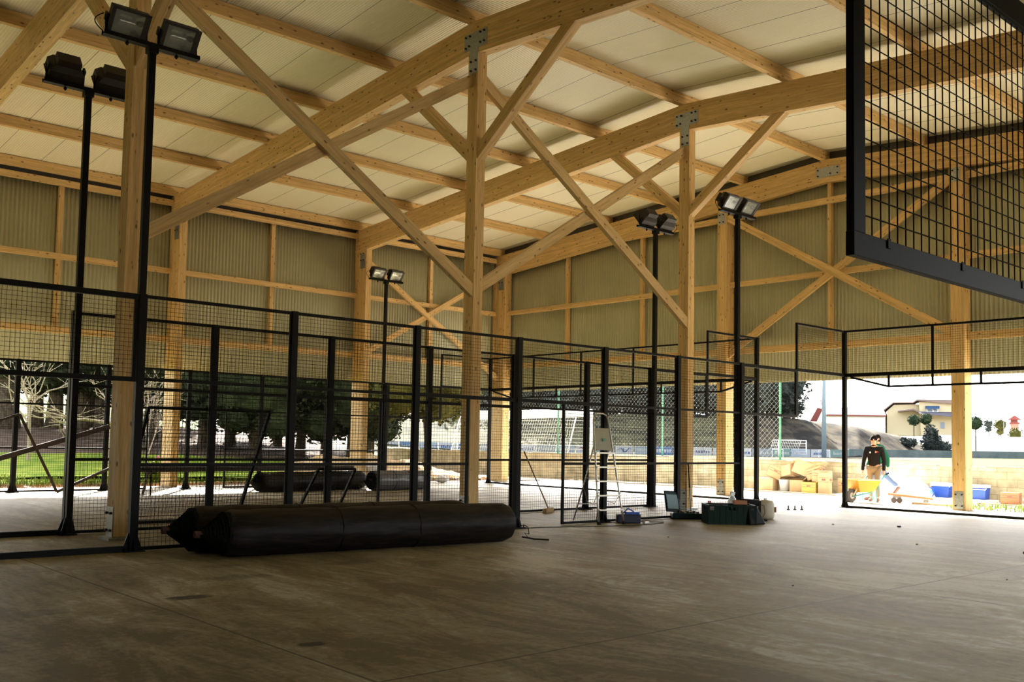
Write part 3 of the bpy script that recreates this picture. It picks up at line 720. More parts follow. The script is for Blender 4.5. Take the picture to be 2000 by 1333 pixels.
# open teal case
t = thing('tool_case', (10.0, -.25, 0), 'open dark teal tool case, lid up, at the foot of the ridge column', 'tool case', None, radians(-42))
b = MB().box(-.30, .24, -.17, .17, 0, .11); b.build('case_base', TEAL, t, bevel=.02)
b = MB()
for i in range(7): b.box(-.24+.065*i, -.20+.065*i, -.1+.03*(i % 3), .05+.03*(i % 3), .11, .135+.01*(i % 2))
b.build('tools', mat('mixed_tools', (.06, .045, .03), .5), t)
b = MB().hexa([(-.42, -.16, .13), (-.10, .12, .10), (-.10, .16, .12), (-.42, -.12, .15), (-.46, -.10, .50), (-.14, .18, .47), (-.14, .22, .49), (-.46, -.06, .52)])
lid = b.build('case_lid', TEAL, t, bevel=.012)
MB().hexa([(-.385, -.145, .19), (-.155, .055, .17), (-.155, .065, .18), (-.385, -.135, .20), (-.415, -.105, .44), (-.185, .105, .42), (-.185, .115, .43), (-.415, -.095, .45)]).build('lid_label', TEALL, lid)
# thin rod
t = thing('thin_rod', (10.35, -.05, 0), 'thin upright rod with a dark grip beside the ridge column', 'rod')
MB().tube([(0, 0, 0), (-.02, .02, .55)], .010, 6).build('rod', mat('dark_rod', (.05, .05, .05), .4), t)
MB().tube([(-.02, .02, .55), (-.04, .04, 1.02)], .014, 6).build('grip', RUBBER, t)
# red item
t = thing('oil_can', (10.42, -.42, 0), 'red plastic can standing left of the dark green crate', 'can', None, .4)
MB().box(-.11, .11, -.07, .07, 0, .28).build('body', REDP, t, bevel=.02)
b = MB(); b.tube([(-.06, 0, .28), (-.06, 0, .33)], .02, 8); b.tube([(0, 0, .28), (0, 0, .32), (.08, 0, .32), (.08, 0, .28)], .01, 6); b.build('can_cap', mat('dark_red', (.3, .01, .01), .4), t)
# green crate
t = thing('plastic_crate', (9.85, -1.25, 0), 'dark green plastic crate full of parts, in front of the right mast', 'crate', None, radians(-42))
b = MB(); W, D, H = .40, .27, .33
b.box(-W, W, -D, D, 0, .02)
for s in (-1, 1):
    b.box(-W, W, s*D-.012, s*D+.012, 0, H-.09); b.box(s*W-.012, s*W+.012, -D, D, 0, H-.09)
    b.box(-W-.015, W+.015, s*D-.018, s*D+.018, H-.03, H); b.box(s*W-.018, s*W+.018, -D-.015, D+.015, H-.03, H)
    for i in range(9): b.box(-W+.1*i-.008, -W+.1*i+.008, s*D-.018, s*D+.018, 0, H)
    for i in range(7): b.box(s*W-.018, s*W+.018, -D+.09*i-.008, -D+.09*i+.008, 0, H)
    b.box(-.30, -.06, s*D-.01, s*D+.01, H-.09, H-.03); b.box(.06, .30, s*D-.01, s*D+.01, H-.09, H-.03)
b.build('crate_body', GREENP, t)
for (x, y, z, s, m, nm, lb) in ((-.22, 0, .22, .08, WHITEP, 'white_part', 'pale clutter inside the left half of the green crate'), (.18, -.05, .26, .09, BRICK, 'brick_block', 'brown block lying on top of the green crate')):
    c = thing(nm, (9.85, -1.25, 0), lb, 'part', None, radians(-42))
    o = MB(); o.box(x-s*1.3, x+s*1.3, y-s*.6, y+s*.6, .021 if m is WHITEP else .33, .30 if m is WHITEP else .40); o.build('piece', m, c, bevel=.01)
# black bag hanging at crate side, black machine, stand
tag(MB().hexa([(-.20, -.1, 0), (.22, -.14, 0), (.20, .12, 0), (-.18, .12, 0), (-.16, -.03, .30), (.08, -.05, .31), (.07, .06, .29), (-.15, .06, .30)]).build('tool_bag', RUBBER, bevel=.03, loc=(10.02, -1.62, 0)), 'slumped black bag against the right side of the green crate', 'bag')
t = thing('power_drill', (10.55, -1.15, 0), 'black machine body behind the green crate', 'machine', None, radians(-42))
MB().box(-.25, .16, -.12, .12, 0, .30).build('body', RUBBER, t, bevel=.03)
MB().tube([(-.2, 0, .33), (.2, 0, .33)], .06, 12).build('motor', RUBBER, t, smooth=True)
t = thing('clamp_stand', (10.78, -1.25, 0), 'small black stand with a cable beside the white jug', 'stand', None, radians(-42))
b = MB().box(-.10, .14, -.02, .02, 0, .03).box(-.02, .02, -.10, .10, 0, .03).box(-.02, .02, -.02, .02, .03, .36); b.build('stand_frame', BLACK, t)
MB().tube([(0, 0, .3), (.08, 0, .28), (.1, 0, .15), (.05, 0, .05), (.13, 0, .02)], .006, 5).build('cable', RUBBER, t)
tag(MB().tube([(10.45, -.9, .30), (10.45, -.9, .36), (10.44, -.91, .44), (10.46, -.9, .50)], [.09, .08, .03, .05], 7).build('plastic_bag', mat('clear_bag', (.7, .75, .8), .3, trans=.5)), 'crumpled clear plastic bag sticking up behind the green crate', 'bag')
t = thing('plastic_jug', (11.38, -.98, 0), 'translucent beige plastic jug, rightmost thing of the tool pile', 'jug')
MB().tube([(0, 0, 0), (0, 0, .01), (0, 0, .06), (0, 0, .27), (0, 0, .33), (0, 0, .35)], [.12, .145, .16, .16, .14, .05], 20).build('body', JUG, t, smooth=True)
MB().tube([(0, 0, .35), (0, 0, .38)], .035, 12).build('cap', WHITEP, t)
MB().box(.1, .115, -.16, -.10, .12, .22).build('label_patch', BRICK, t)
# bolts on the floor
for i, (x, y) in enumerate(((14.02, .20), (14.16, .13), (14.3, .05))):
    b = MB(); b.tube([(0, 0, 0), (0, 0, .02)], .035, 6); b.tube([(0, 0, .02), (0, 0, .09)], .014, 6)
    tag(b.build('anchor_bolt', RUBBER, loc=(x, y, 0)), ['left', 'middle', 'right'][i]+' one of three small anchor bolts on the bright floor near the doorway', 'bolt', 'anchor bolts on the floor')
for i, (x, y, s) in enumerate(((11.9, -3.3, .035), (11.3, -2.4, .02), (6.4, -7.2, .012), (6.9, -2.3, .012), (9.2, -4.9, .018), (4.1, -6.1, .012))):
    tag(MB().box(-s, s, -s*.6, s*.6, 0, s*.7).build('debris_chip', RUBBER, bevel=s*.2, loc=(x, y, 0)), 'tiny dark chip on the bare floor, '+['largest, towards the bright opening', 'near the white jug side', 'low at the right', 'below the tool pile', 'in the middle of the right floor', 'bottom right foreground'][i], 'debris', 'small floor debris')
# dark shoe tip at right edge
b = MB(); b.ball((0, 0, .045), .05, 12, 8, (2.6, .95, .85)); tag(b.build('dark_boot', RUBBER, smooth=True, loc=(9.05, -6.50, .0)), 'dark tip of a boot cut by the right picture edge', 'boot')
bpy.data.objects['dark_boot'].rotation_euler = (0, 0, radians(-50))
# ================================================================== OUTDOORS
AZ0 = radians(48.077)
def azp(px): return AZ0-math.atan((px-1000)/1903.5)
def A(px, D, py=None, z=None):
    a = azp(px); x, y = CAM.x+D*cos(a), CAM.y+D*sin(a)
    if py is not None: z = 1.355+(844+.0185*px-py)/1903.5*D*cos(a-AZ0)
    return Vector((x, y, z or 0))
GRASS = mat('lawn_grass', (0.075, 0.13, 0.011), 0.9, 0, (1.2, (0.20, 0.235, 0.035), (0.35, 0.65)), 0.6)
FIELD = mat('bright_field', (0.0600, 0.0920, 0.0080), 0.9, 0, (.2, (0.0800, 0.1120, 0.0144), (0.35, 0.65)))
SOIL = mat('brown_soil', (0.0520, 0.0360, 0.0256), 0.95, 0, (1.5, (0.1120, 0.0800, 0.0600), (0.35, 0.65)), 0.5)
GRAVEL = mat('sandy_ground', (0.19, 0.145, 0.10), 0.95, 0, (2.5, (0.30, 0.25, 0.175), (0.35, 0.65)), 0.5)
PAVE = mat('pale_paving', (0.62, 0.58, 0.52), 0.85, 0, (1.3, (0.74, 0.70, 0.64), (0.3, 0.7)))
PITCH = mat('dry_pitch_grass', (0.052, 0.054, 0.015), 0.95, 0, (.12, (0.068, 0.066, 0.021), (0.35, 0.65)))
EMB = mat('scrubby_bank', (0.0170, 0.0161, 0.0145), 0.95, 0, (.35, (0.0723, 0.0595, 0.0408), (0.40, 0.62), (1, 1, 2)), 0.8)
EMBG = mat('grassy_bank', (0.0204, 0.0229, 0.0161), 0.95, 0, (.3, (0.0850, 0.0808, 0.0425), (0.38, 0.62), (1, 1, 4)), 0.8)
LITTER = mat('dry_leaves', (0.28, 0.15, 0.07), 0.9, 0, (40, (0.5, 0.34, 0.18), (0.4, 0.6)))
BLADE = mat('grass_blades', (0.0880, 0.1520, 0.0176), 0.8, 0, (3, (0.1920, 0.2320, 0.0480), (0.4, 0.6)))
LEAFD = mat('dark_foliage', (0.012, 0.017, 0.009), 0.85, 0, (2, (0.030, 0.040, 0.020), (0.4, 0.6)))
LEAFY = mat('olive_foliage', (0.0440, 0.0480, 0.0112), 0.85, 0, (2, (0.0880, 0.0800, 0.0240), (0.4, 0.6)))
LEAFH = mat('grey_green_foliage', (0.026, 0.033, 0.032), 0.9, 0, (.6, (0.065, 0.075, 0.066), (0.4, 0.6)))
LEAFT = mat('clipped_foliage', (0.025, 0.04, 0.022), 0.85, 0, (2, (0.05, 0.07, 0.035), (0.4, 0.6)))
BARK = mat('tree_bark', (0.05, 0.04, 0.03), 0.95, 0, (8, (0.11, 0.09, 0.07), (0.4, 0.6)), 0.6)
TWIG = mat('pale_twigs', (0.30, 0.26, 0.20), 0.9)

def patch(name, a0, a1, rs, zf, m, na=60, kind='structure'):
    b = MB(); n = len(rs)
    for i in range(na+1):
        a = a0+(a1-a0)*i/na
        for r in rs: b.v.append((CAM.x+r*cos(a), CAM.y+r*sin(a), zf(a, r)))
    for i in range(na):
        for j in range(n-1):
            b.f.append((i*n+j, i*n+j+1, (i+1)*n+j+1, (i+1)*n+j)); b.m.append(0)
    o = b.build(name, m, smooth=True); o['kind'] = kind; return o
def lerp(x, pts):
    if x <= pts[0][0]: return pts[0][1]
    for (a, b_), (c, d) in zip(pts, pts[1:]):
        if x <= c: return b_+(d-b_)*(x-a)/(c-a)
    return pts[-1][1]
def bump_(a, r): return sin(a*57*.9+r*.21)*.5+sin(a*57*2.3-r*.5)*.3
# base ground all around (sandy), the building stands on it
b = MB(); N = 48
b.v.append((0, 0, -.06))
for i in range(N): b.v.append((6+420*cos(2*pi*i/N), 420*sin(2*pi*i/N), -.06))
for i in range(N): b.f.append((0, 1+i, 1+(i+1) % N)); b.m.append(0)
struct(b.build('ground', GRAVEL))
struct(MB().box(18.22, 22.44, -30, 13.6, -.2, -.02).build('trim_3', PAVE))
tag(MB().box(20.9, 21.0, -30, 13.6, -.02, .015).build('kerb', mat('kerb_stone', (.30, .23, .17), .9)), 'low brownish kerb strip across the bright outside paving', 'kerb')
def zl(a, r):
    t = math.degrees(a)
    left = lerp(r, [(26, -.05), (32, .05), (38, .55), (44, 1.45), (47, 1.62), (75, 3.2), (110, 4.6), (160, 7)])
    mid = lerp(r, [(26, -.05), (34, .05), (42, .6), (50, 1.0), (80, 1.3), (160, 5)])
    w = min(1, max(0, (t-60)/7)); return mid+(left-mid)*w+.04*bump_(a, r)
aL0, aL1 = radians(57.2), radians(95)
def yr(y): return None
b = MB()
struct(MB().hexa([(-25, 14.12, -.055), (-25, 16.2, -.055), (-25, 16.2, -.02), (-25, 14.12, -.02), (20, 14.12, -.055), (20, 16.2, -.055), (20, 16.2, -.02), (20, 14.12, -.02)]).build('trim_4', SOIL))
struct(MB().hexa([(-30, 16.2, -.055), (-30, 26.5, .1), (-30, 26.5, .14), (-30, 16.2, -.02), (17, 16.2, -.055), (22, 26.5, .1), (22, 26.5, .14), (17, 16.2, -.02)]).build('lawn', GRASS))
patch('soil_bank', aL0, aL1, [37.5, 39, 41, 43, 45, 46.5, 48], lambda a, r: zl(a, r)+.02, SOIL)
patch('lawn', aL0, aL1, [31, 33, 35, 37, 38.2], lambda a, r: zl(a, r)+.06, GRASS)
patch('bright_field', radians(65.5), aL1, [47.5, 55, 65, 80, 100, 130, 160], zl, FIELD)
patch('sandy_rise', aL0, radians(65.6), [47.5, 55, 65, 80, 100, 130, 160], lambda a, r: zl(a, r)-.01, mat('dusty_rise', (.07, .052, .042), .95, 0, (.5, (.15, .115, .09), (.4, .6), (1, 1, 8))))
# pitch and banks to the right
def zr(a, r):
    t = math.degrees(a)
    top = lerp(t, [(20, 1.0), (24.0, 1.0), (24.9, 1.5), (26.5, 3.1), (28.6, 4.1), (30.5, 4.7), (33.8, 5.5), (44, 5.2), (60, 4.5)])
    foot = lerp(t, [(18, 172), (22, 162), (26, 150), (28.5, 132), (33.5, 121), (45, 116), (60, 122)])
    u = (r-foot)/16
    return .1 if u < 0 else .1+(top-.1)*min(1, u)+(0.25*bump_(a, r) if u > .1 else 0)+(max(0, r-foot-16)*.02)
struct(MB().hexa([(22.8, -60, -.05), (22.8, 44, -.05), (22.8, 44, .08), (22.8, -60, .08), (260, -60, -.05), (260, 260, -.05), (260, 260, .08), (260, -60, .08)]).build('sports_field', PITCH))
patch('embankment', radians(24.3), radians(34.5), [112+2*i for i in range(40)], zr, EMB, 90)
patch('grassy_bank', radians(34.3), radians(57.5), [112+3*i for i in range(28)], zr, EMBG, 90)
patch('terrace', radians(2), radians(24.6), [186, 200, 230, 300], lambda a, r: 3.6+.01*(r-186), GRAVEL)
# stuff: litter, grass blades
def scatter(name, m, n, fn, label, cat):
    b = MB()
    for i in range(n):
        x, y, z, s, h = fn(); a = R.uniform(0, 2*pi); t = R.uniform(-.5, .5)
        dx, dy = cos(a)*s, sin(a)*s
        b.quad((x-dx, y-dy, z), (x+dx, y+dy, z), (x+dx*.3+t*h*.5, y+dy*.3, z+h), (x-dx*.3+t*h*.5, y-dy*.3, z+h))
    return tag(b.build(name, m), label, cat, kind='stuff')
scatter('leaf_litter', LITTER, 5000, lambda: (R.uniform(-10, 19), 14.25+abs(R.gauss(0, 1.1)), -.01, R.uniform(.02, .05), R.uniform(.01, .05)), 'dry brown leaves strewn along the outer edge of the concrete', 'leaves')
scatter('grass_tufts', BLADE, 14000, lambda: (lambda y: (R.uniform(-12, 16), y, -.02+max(0, y-16.2)*.0135, R.uniform(.012, .03), R.uniform(.04, .15)))(15.2+12*R.random()**1.3), 'green and yellow grass blades on the lawn at the left', 'grass')
scatter('weeds', BLADE, 900, lambda: (R.uniform(18.3, 20.3), R.uniform(-6, -1.2), -.03, R.uniform(.01, .03), R.uniform(.03, .13)), 'yellowish weeds growing at the slab edge by the right column', 'weeds')

# trees
crown_cache = {}
def crown_mesh(key, blobs, n, leaf, seed, core=.72):
    rr = random.Random(seed); b = MB()
    tot = sum(x[3]*x[4] for x in blobs)
    for (cx, cy, cz, rx, rz_) in blobs:
        # irregular inner mass
        k = len(b.v); b.ball((cx, cy, cz), 1, 12, 8, (rx*core, rx*core, rz_*core))
        for i in range(k, len(b.v)):
            v = Vector(b.v[i]); c = Vector((cx, cy, cz)); f = 1+rr.uniform(-.16, .16); b.v[i] = tuple(c+(v-c)*f)
        for i in range(int(n*rx*rz_/tot)):
            u = Vector((rr.gauss(0, 1), rr.gauss(0, 1), rr.gauss(0, 1))).normalized(); q = rr.uniform(.62, 1.06)
            p = Vector((cx+u.x*rx*q, cy+u.y*rx*q, cz+u.z*rz_*q))
            d1 = Vector((rr.gauss(0, 1), rr.gauss(0, 1), rr.gauss(0, .6))).normalized()*leaf*rr.uniform(.5, 1.2)
            d2 = Vector((rr.gauss(0, 1), rr.gauss(0, 1), rr.gauss(0, 1))).normalized()*leaf*rr.uniform(.3, .7)
            b.quad(p-d1, p-d2, p+d1, p+d2)
    return b
def tree(loc, h, blobs, n, leaf, m, label, cat='tree', group=None, trunk_r=.15, seed=1, trunk_top=None):
    t = thing('tree', loc, label, cat, group)
    crown_mesh(None, blobs, n, leaf, seed).build('foliage', m, t)
    rr = random.Random(seed+50); tt = trunk_top or h*.6
    MB().tube([(0, 0, -.3), (rr.uniform(-.05, .05), 0, tt*.3), (rr.uniform(-.15, .15), 0, tt*.65), (rr.uniform(-.1, .1), 0, tt)], [trunk_r*1.35, trunk_r, trunk_r*.8, trunk_r*.4], 8).build('trunk', BARK, t, smooth=True)
    return t
LT = [(8, 45, 1.65, .55), (72, 46, 1.65, .28), (108, 45.5, 1.65, .30), (140, 52, 1.9, .22), (163, 45, 1.6, .24), (182, 47, 1.65, .20), (200, 45, 1.6, .26), (232, 46, 1.6, .24)]
names = ['thickest dark trunk at the very left edge', 'second dark trunk from the left', 'leaning third dark trunk from the left', 'fourth trunk, set farther back', 'fifth trunk, between the two left fence posts',
         'thin sixth trunk in the tree row', 'seventh trunk in the tree row', 'last trunk of the row, beside the ridge column']
for i, ((px, D, z, r), nm) in enumerate(zip(LT, names)):
    rr = random.Random(i); bl = [(rr.uniform(-1, 1), rr.uniform(-1, 1), 4.2+rr.uniform(-.2, .4), 2.5, 2.8)]
    bl += [(rr.uniform(-2.2, 2.2), rr.uniform(-1.5, 1.5), rr.uniform(1.7, 2.6), rr.uniform(.6, 1.1), rr.uniform(.3, .6)) for _ in range(5)]
    tree(A(px, D, z=z), 7, bl, 2600, .16, LEAFD, 'evergreen beyond the left lawn: '+nm, 'tree', 'trees beyond the lawn', r, 10+i, 4)
MT = [(300, 42, .9), (345, 50, 1.2), (400, 41, .8), (455, 43, .9), (500, 39, .6), (545, 45, .8), (590, 41, .6), (640, 43, .7), (690, 40, .5), (725, 46, .6)]
mn = ['behind the left wall column, first', 'set back behind the first two', 'right of the first wall column', 'behind the leaning mesh panel', 'above the left turf roll end', 'half hidden, behind the third fence post',
      'left of the picture centre post', 'left of the second wall column', 'behind the second wall column', 'just right of the second wall column']
for i, ((px, D, z), nm) in enumerate(zip(MT, mn)):
    rr = random.Random(40+i); lo = lerp(px, [(280, 1.2), (450, .9), (600, .8), (730, .8)])
    bl = [(rr.uniform(-.6, .6), rr.uniform(-.8, .8), lo+2.4, 2.5, 2.6), (rr.uniform(-.9, .9), 0, lo+5.2, 1.7, 2.4)]
    bl += [(rr.uniform(-1.8, 1.8), rr.uniform(-1.2, 1.2), lo+rr.uniform(.4, 1.2), rr.uniform(.8, 1.2), rr.uniform(.5, .9)) for _ in range(4)]
    tree(A(px, D, z=z), 8, bl, 3000, .14, LEAFD, 'dark evergreen in the middle grove, '+nm, 'tree', 'dark evergreens in the middle grove', .18, 60+i, 4)
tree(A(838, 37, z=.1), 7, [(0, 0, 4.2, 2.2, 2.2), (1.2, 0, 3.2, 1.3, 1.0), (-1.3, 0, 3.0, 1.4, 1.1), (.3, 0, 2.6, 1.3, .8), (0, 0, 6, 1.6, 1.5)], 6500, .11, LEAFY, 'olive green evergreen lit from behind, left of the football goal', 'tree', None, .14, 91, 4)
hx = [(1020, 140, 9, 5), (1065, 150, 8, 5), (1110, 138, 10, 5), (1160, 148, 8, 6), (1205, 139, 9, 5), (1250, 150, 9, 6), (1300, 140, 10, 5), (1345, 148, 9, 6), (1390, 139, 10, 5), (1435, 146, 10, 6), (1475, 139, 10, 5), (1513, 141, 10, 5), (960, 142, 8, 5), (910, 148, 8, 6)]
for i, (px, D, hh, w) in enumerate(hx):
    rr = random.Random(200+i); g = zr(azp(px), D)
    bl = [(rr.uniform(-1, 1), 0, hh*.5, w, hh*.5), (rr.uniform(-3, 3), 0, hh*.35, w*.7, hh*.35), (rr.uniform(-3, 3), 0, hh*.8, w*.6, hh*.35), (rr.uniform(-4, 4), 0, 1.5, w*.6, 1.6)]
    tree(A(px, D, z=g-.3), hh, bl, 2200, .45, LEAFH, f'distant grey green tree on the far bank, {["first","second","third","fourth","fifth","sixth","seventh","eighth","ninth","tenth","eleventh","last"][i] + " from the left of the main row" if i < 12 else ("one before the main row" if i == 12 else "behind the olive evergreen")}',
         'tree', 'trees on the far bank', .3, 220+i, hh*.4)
# bare tree at the left and saplings
def bare(loc, h, label, seed, spread=1.0, r0=.09, m=None, depth=5):
    rr = random.Random(seed); b = MB()
    def grow(p, d, L, r, k):
        q = p+d*L; mid = p+d*L*.5+Vector((rr.gauss(0, .05), rr.gauss(0, .05), rr.gauss(0, .05)))*L
        b.tube([p, mid, q], [r, r*.85, r*.68], 5 if k > 2 else 4, False)
        if k == 0: return
        for _ in range(3 if k > 1 else 2):
            nd = (d+Vector((rr.gauss(0, .55), rr.gauss(0, .55), rr.gauss(.05, .32)))*spread).normalized()
            grow(q if rr.random() < .6 else mid, nd, L*rr.uniform(.6, .88), r*.6, k-1)
    grow(Vector((0, 0, -.1)), Vector((0, 0, 1)), h*.28, r0, depth)
    t = thing('bare_tree', loc, label, 'tree'); b.build('branches', m or TWIG, t); return t
bare(A(222, 35, z=.1), 6.0, 'leafless tree with pale spreading branches behind the left ridge column', 5, 1.25, .11, None, 5)
bare(A(60, 36, z=.2), 6.5, 'leafless tree with twigs above the second left fence post', 15, 1.3, .07, None, 4)
bare(A(293, 33, z=.05), 4.0, 'thin leafless sapling right of the nearest mast', 8, .8, .045, mat('pinkish_twigs', (.42, .34, .32), .9), 5)
t = thing('shrub', A(308, 29, z=0), 'small leafy shrub with pink flowers on the lawn edge', 'shrub')
crown_mesh(None, [(0, 0, .35, .35, .35), (.3, 0, .25, .25, .25)], 400, .05, 3).build('leaves', BLADE, t)
b = MB()
for i in range(14): b.ball((R.uniform(-.3, .45), R.uniform(-.35, .1), R.uniform(.35, .75)), .03, 6, 4)
b.build('flowers', mat('pink_flowers', (.6, .12, .3), .7), t)
# earth mound and rocks beyond the back left corner
b = MB(); k = 24
for i in range(k+1):
    for j in range(k+1):
        x, y = -4+8*i/k, -2.2+4.4*j/k; e = max(0, 1-(x/4)**2)*max(0, 1-(y/2.2)**2)
        b.v.append((x, y, -.1+.75*e**.7*(1+.25*sin(x*3.1+y*2)*cos(y*4))+R.uniform(-.03, .03)*(e > 0)))
for i in range(k):
    for j in range(k): b.f.append((i*(k+1)+j, (i+1)*(k+1)+j, (i+1)*(k+1)+j+1, i*(k+1)+j+1)); b.m.append(0)
tag(b.build('earth_mound', mat('light_earth', (.28, .19, .11), .95, 0, (3, (.45, .33, .2), (.35, .65)), .7), smooth=False, loc=(15.6, 19.4, 0)), 'heap of loose light brown earth and stones outside, behind the grey turf roll', 'earth heap', kind='stuff')
for i, (px, D, s) in enumerate(((722, 30.5, .30), (832, 31.5, .22), (868, 31, .2))):
    o = MB().ball((0, 0, 0), s, 8, 5, (1.5, .9, .6))
    for j in range(len(o.v)): o.v[j] = tuple(Vector(o.v[j])*(1+R.uniform(-.12, .12)))
    tag(o.build('pale_rock', mat('rock_%d' % i, (.6, .58, .55), .9), loc=A(px, D, z=.42 if i == 0 else .12)), ['largest pale stone, on the earth heap', 'middle pale stone right of the earth heap', 'small pale stone nearest the olive tree'][i], 'rock', 'pale stones outside')

# concrete block wall outside the back opening
def block_mat():
    m = bpy.data.materials.new('block_wall'); m.use_nodes = True
    n = m.node_tree.nodes; l = m.node_tree.links; b_ = n['Principled BSDF']; b_.inputs['Roughness'].default_value = .9
    tc = n.new('ShaderNodeTexCoord'); sp = n.new('ShaderNodeSeparateXYZ'); cm = n.new('ShaderNodeCombineXYZ')
    l.new(tc.outputs['Object'], sp.inputs[0]); l.new(sp.outputs[1], cm.inputs[0]); l.new(sp.outputs[2], cm.inputs[1])
    bt = n.new('ShaderNodeTexBrick'); bt.inputs['Scale'].default_value = 1; bt.inputs['Brick Width'].default_value = .5; bt.inputs['Row Height'].default_value = .2
    bt.inputs['Mortar Size'].default_value = .008; bt.inputs['Color1'].default_value = (.43, .36, .245, 1); bt.inputs['Color2'].default_value = (.51, .44, .31, 1); bt.inputs['Mortar'].default_value = (.31, .25, .17, 1)
    l.new(cm.outputs[0], bt.inputs['Vector'])
    nz = n.new('ShaderNodeTexNoise'); nz.inputs['Scale'].default_value = 2.5; nz.inputs['Detail'].default_value = 6; l.new(tc.outputs['Object'], nz.inputs['Vector'])
    rp = n.new('ShaderNodeMapRange'); rp.inputs[1].default_value = .35; rp.inputs[2].default_value = .65; rp.inputs[3].default_value = .62; rp.inputs[4].default_value = 1.1; l.new(nz.outputs[0], rp.inputs[0])
    hs = n.new('ShaderNodeHueSaturation'); l.new(bt.outputs[0], hs.inputs['Color']); l.new(rp.outputs[0], hs.inputs['Value']); l.new(hs.outputs[0], b_.inputs['Base Color'])
    return m
b = MB().box(22.45, 22.65, -30, 27.5, -.1, .88)
t = thing('block_wall', (22.45, 0, -.02), 'long low pale concrete block wall outside, behind the boxes and coolers', 'wall')
MB().box(0, .2, -30, 27.5, -.1, .90).build('blocks', block_mat(), t)
b = MB(); y = -30
while y < 27.4:
    w = R.uniform(.15, .5); b.box(-.01, .21, y, min(27.5, y+w), .90, .90+R.uniform(.008, .045)); y += w
b.build('crumbling_cap', mat('cap_mortar', (.30, .26, .2), .95), t)

# green poles with ball stop net
for i, (y, lb) in enumerate(((5.98, 'green painted net pole with rusty top at the right end of the ball stop net'), (10.75, 'second green net pole, behind the fence right of the ladder'), (16.0, 'third net pole, seen through the mesh left of the ladder'))):
    t = thing('net_pole', (22.72, y, 0), lb, 'pole', 'ball stop net poles')
    MB().tube([(0, 0, -.05), (0, 0, 5.5)], .035, 10).build('pole', GPOLE, t, smooth=True)
    MB().box(-.10, .10, -.14, .14, .86, .93).box(-.05, .05, -.06, .06, .5, .86).build('bracket', GPOLE, t)
b = MB(); y0, y1, z0, z1, s = 6.0, 21.0, .95, 5.3, .17
c = y0-(z1-z0)
while c < y1:
    for sg in (1, -1):
        if sg > 0: ya, za, yb, zb = c, z0, c+(z1-z0), z1
        else: ya, za, yb, zb = c, z1, c+(z1-z0), z0
        dz = (zb-za)/(yb-ya)
        if ya < y0: za += dz*(y0-ya); ya = y0
        if yb > y1: zb -= dz*(yb-y1); yb = y1
        if yb > ya: b.wire((22.72, ya, za), (22.72, yb, zb), .0024)
    c += s
b.wire((22.72, y0, z0), (22.72, y1, z0), .005)
tag(b.build('ball_stop_net', mat('pale_net', (.32, .32, .29), .8)), 'pale diamond mesh ball stop net strung between green poles', 'net')

# football goals
def goal(name, p0, p1, h, depth, label, r, netm, step):
    t = thing(name, p0, label, 'goal', 'football goals')
    a = Vector((0, 0, 0)); c = Vector(p1)-Vector(p0); u = c.normalized(); n = Vector((u.y, -u.x, 0))*depth; Z = Vector((0, 0, h))
    b = MB(); b.tube([a, a+Z], r, 10).tube([c, c+Z], r, 10).tube([a+Z, c+Z], r, 10); b.build('goal_frame', WHITEP, t, smooth=True)
    b = MB(); b.tube([a+Z, a+Z+n*.5, a+n], r*.5, 6).tube([c+Z, c+Z+n*.5, c+n], r*.5, 6).tube([a+n, c+n], r*.5, 6); b.build('net_support', WHITEP, t, smooth=True)
    b = MB(); k = int(c.length/step)
    for i in range(k+1):
        q = a+c*i/k; b.wire(q+Z, q+Z+n*.5, netm); b.wire(q+Z+n*.5, q+n, netm)
    rows = int(h/step)
    for i in range(rows+1):
        f = i/rows; q = (Z+n*.5)*(1-f)+n*f; b.wire(a+q, c+q, netm)
        b.wire(a+Z*(1-f)+n*0, a+q, netm); b.wire(c+Z*(1-f), c+q, netm)
    for i in range(4): b.wire(a+Z+n*.5*i/4, c+Z+n*.5*i/4, netm)
    b.build('net', mat('goal_net', (.8, .8, .78), .8), t)
    return t
g1 = goal('football_goal', (24.2, 15.6, .08), (24.2, 22.9, .08), 2.56, -1.6, 'near white football goal with hanging net behind the block wall', .06, .006, .14)
b = MB(); b.hexa([(-.10, .1, 2.30), (-.02, .1, 2.30), (-.02, .1, 2.58), (-.10, .1, 2.58), (-.14, 7.2, 2.2), (-.02, 7.2, 2.2), (-.02, 7.2, 2.58), (-.14, 7.2, 2.58)]); b.build('gathered_net', mat('goal_net_bunch', (.8, .8, .78), .8), g1)
pa, pb = A(1522, 116, z=.08), A(1576, 120, z=.08)
goal('football_goal', tuple(pa), tuple(pb), 1.95, -1.5, 'small far white football goal in front of the advertising boards', .06, .012, .3)
for nm, p in (('left', pa), ('right', pb)):
    q = Vector(p)+Vector((-1.0, .2, 0)) if nm == 'left' else Vector(p)+Vector((-.6, -2.0, 0))
    t = thing('training_goal', q, f'tiny low white training goal {nm} of the far goal', 'goal', 'training goals')
    MB().tube([(0, 0, 0), (0, 0, .9), (.5, -1.1, .9), (.5, -1.1, 0)], .04, 6).tube([(0, 0, 0), (.4, .3, 0), (.9, -.8, 0), (.5, -1.1, 0)], .025, 6).build('frame', WHITEP, t)

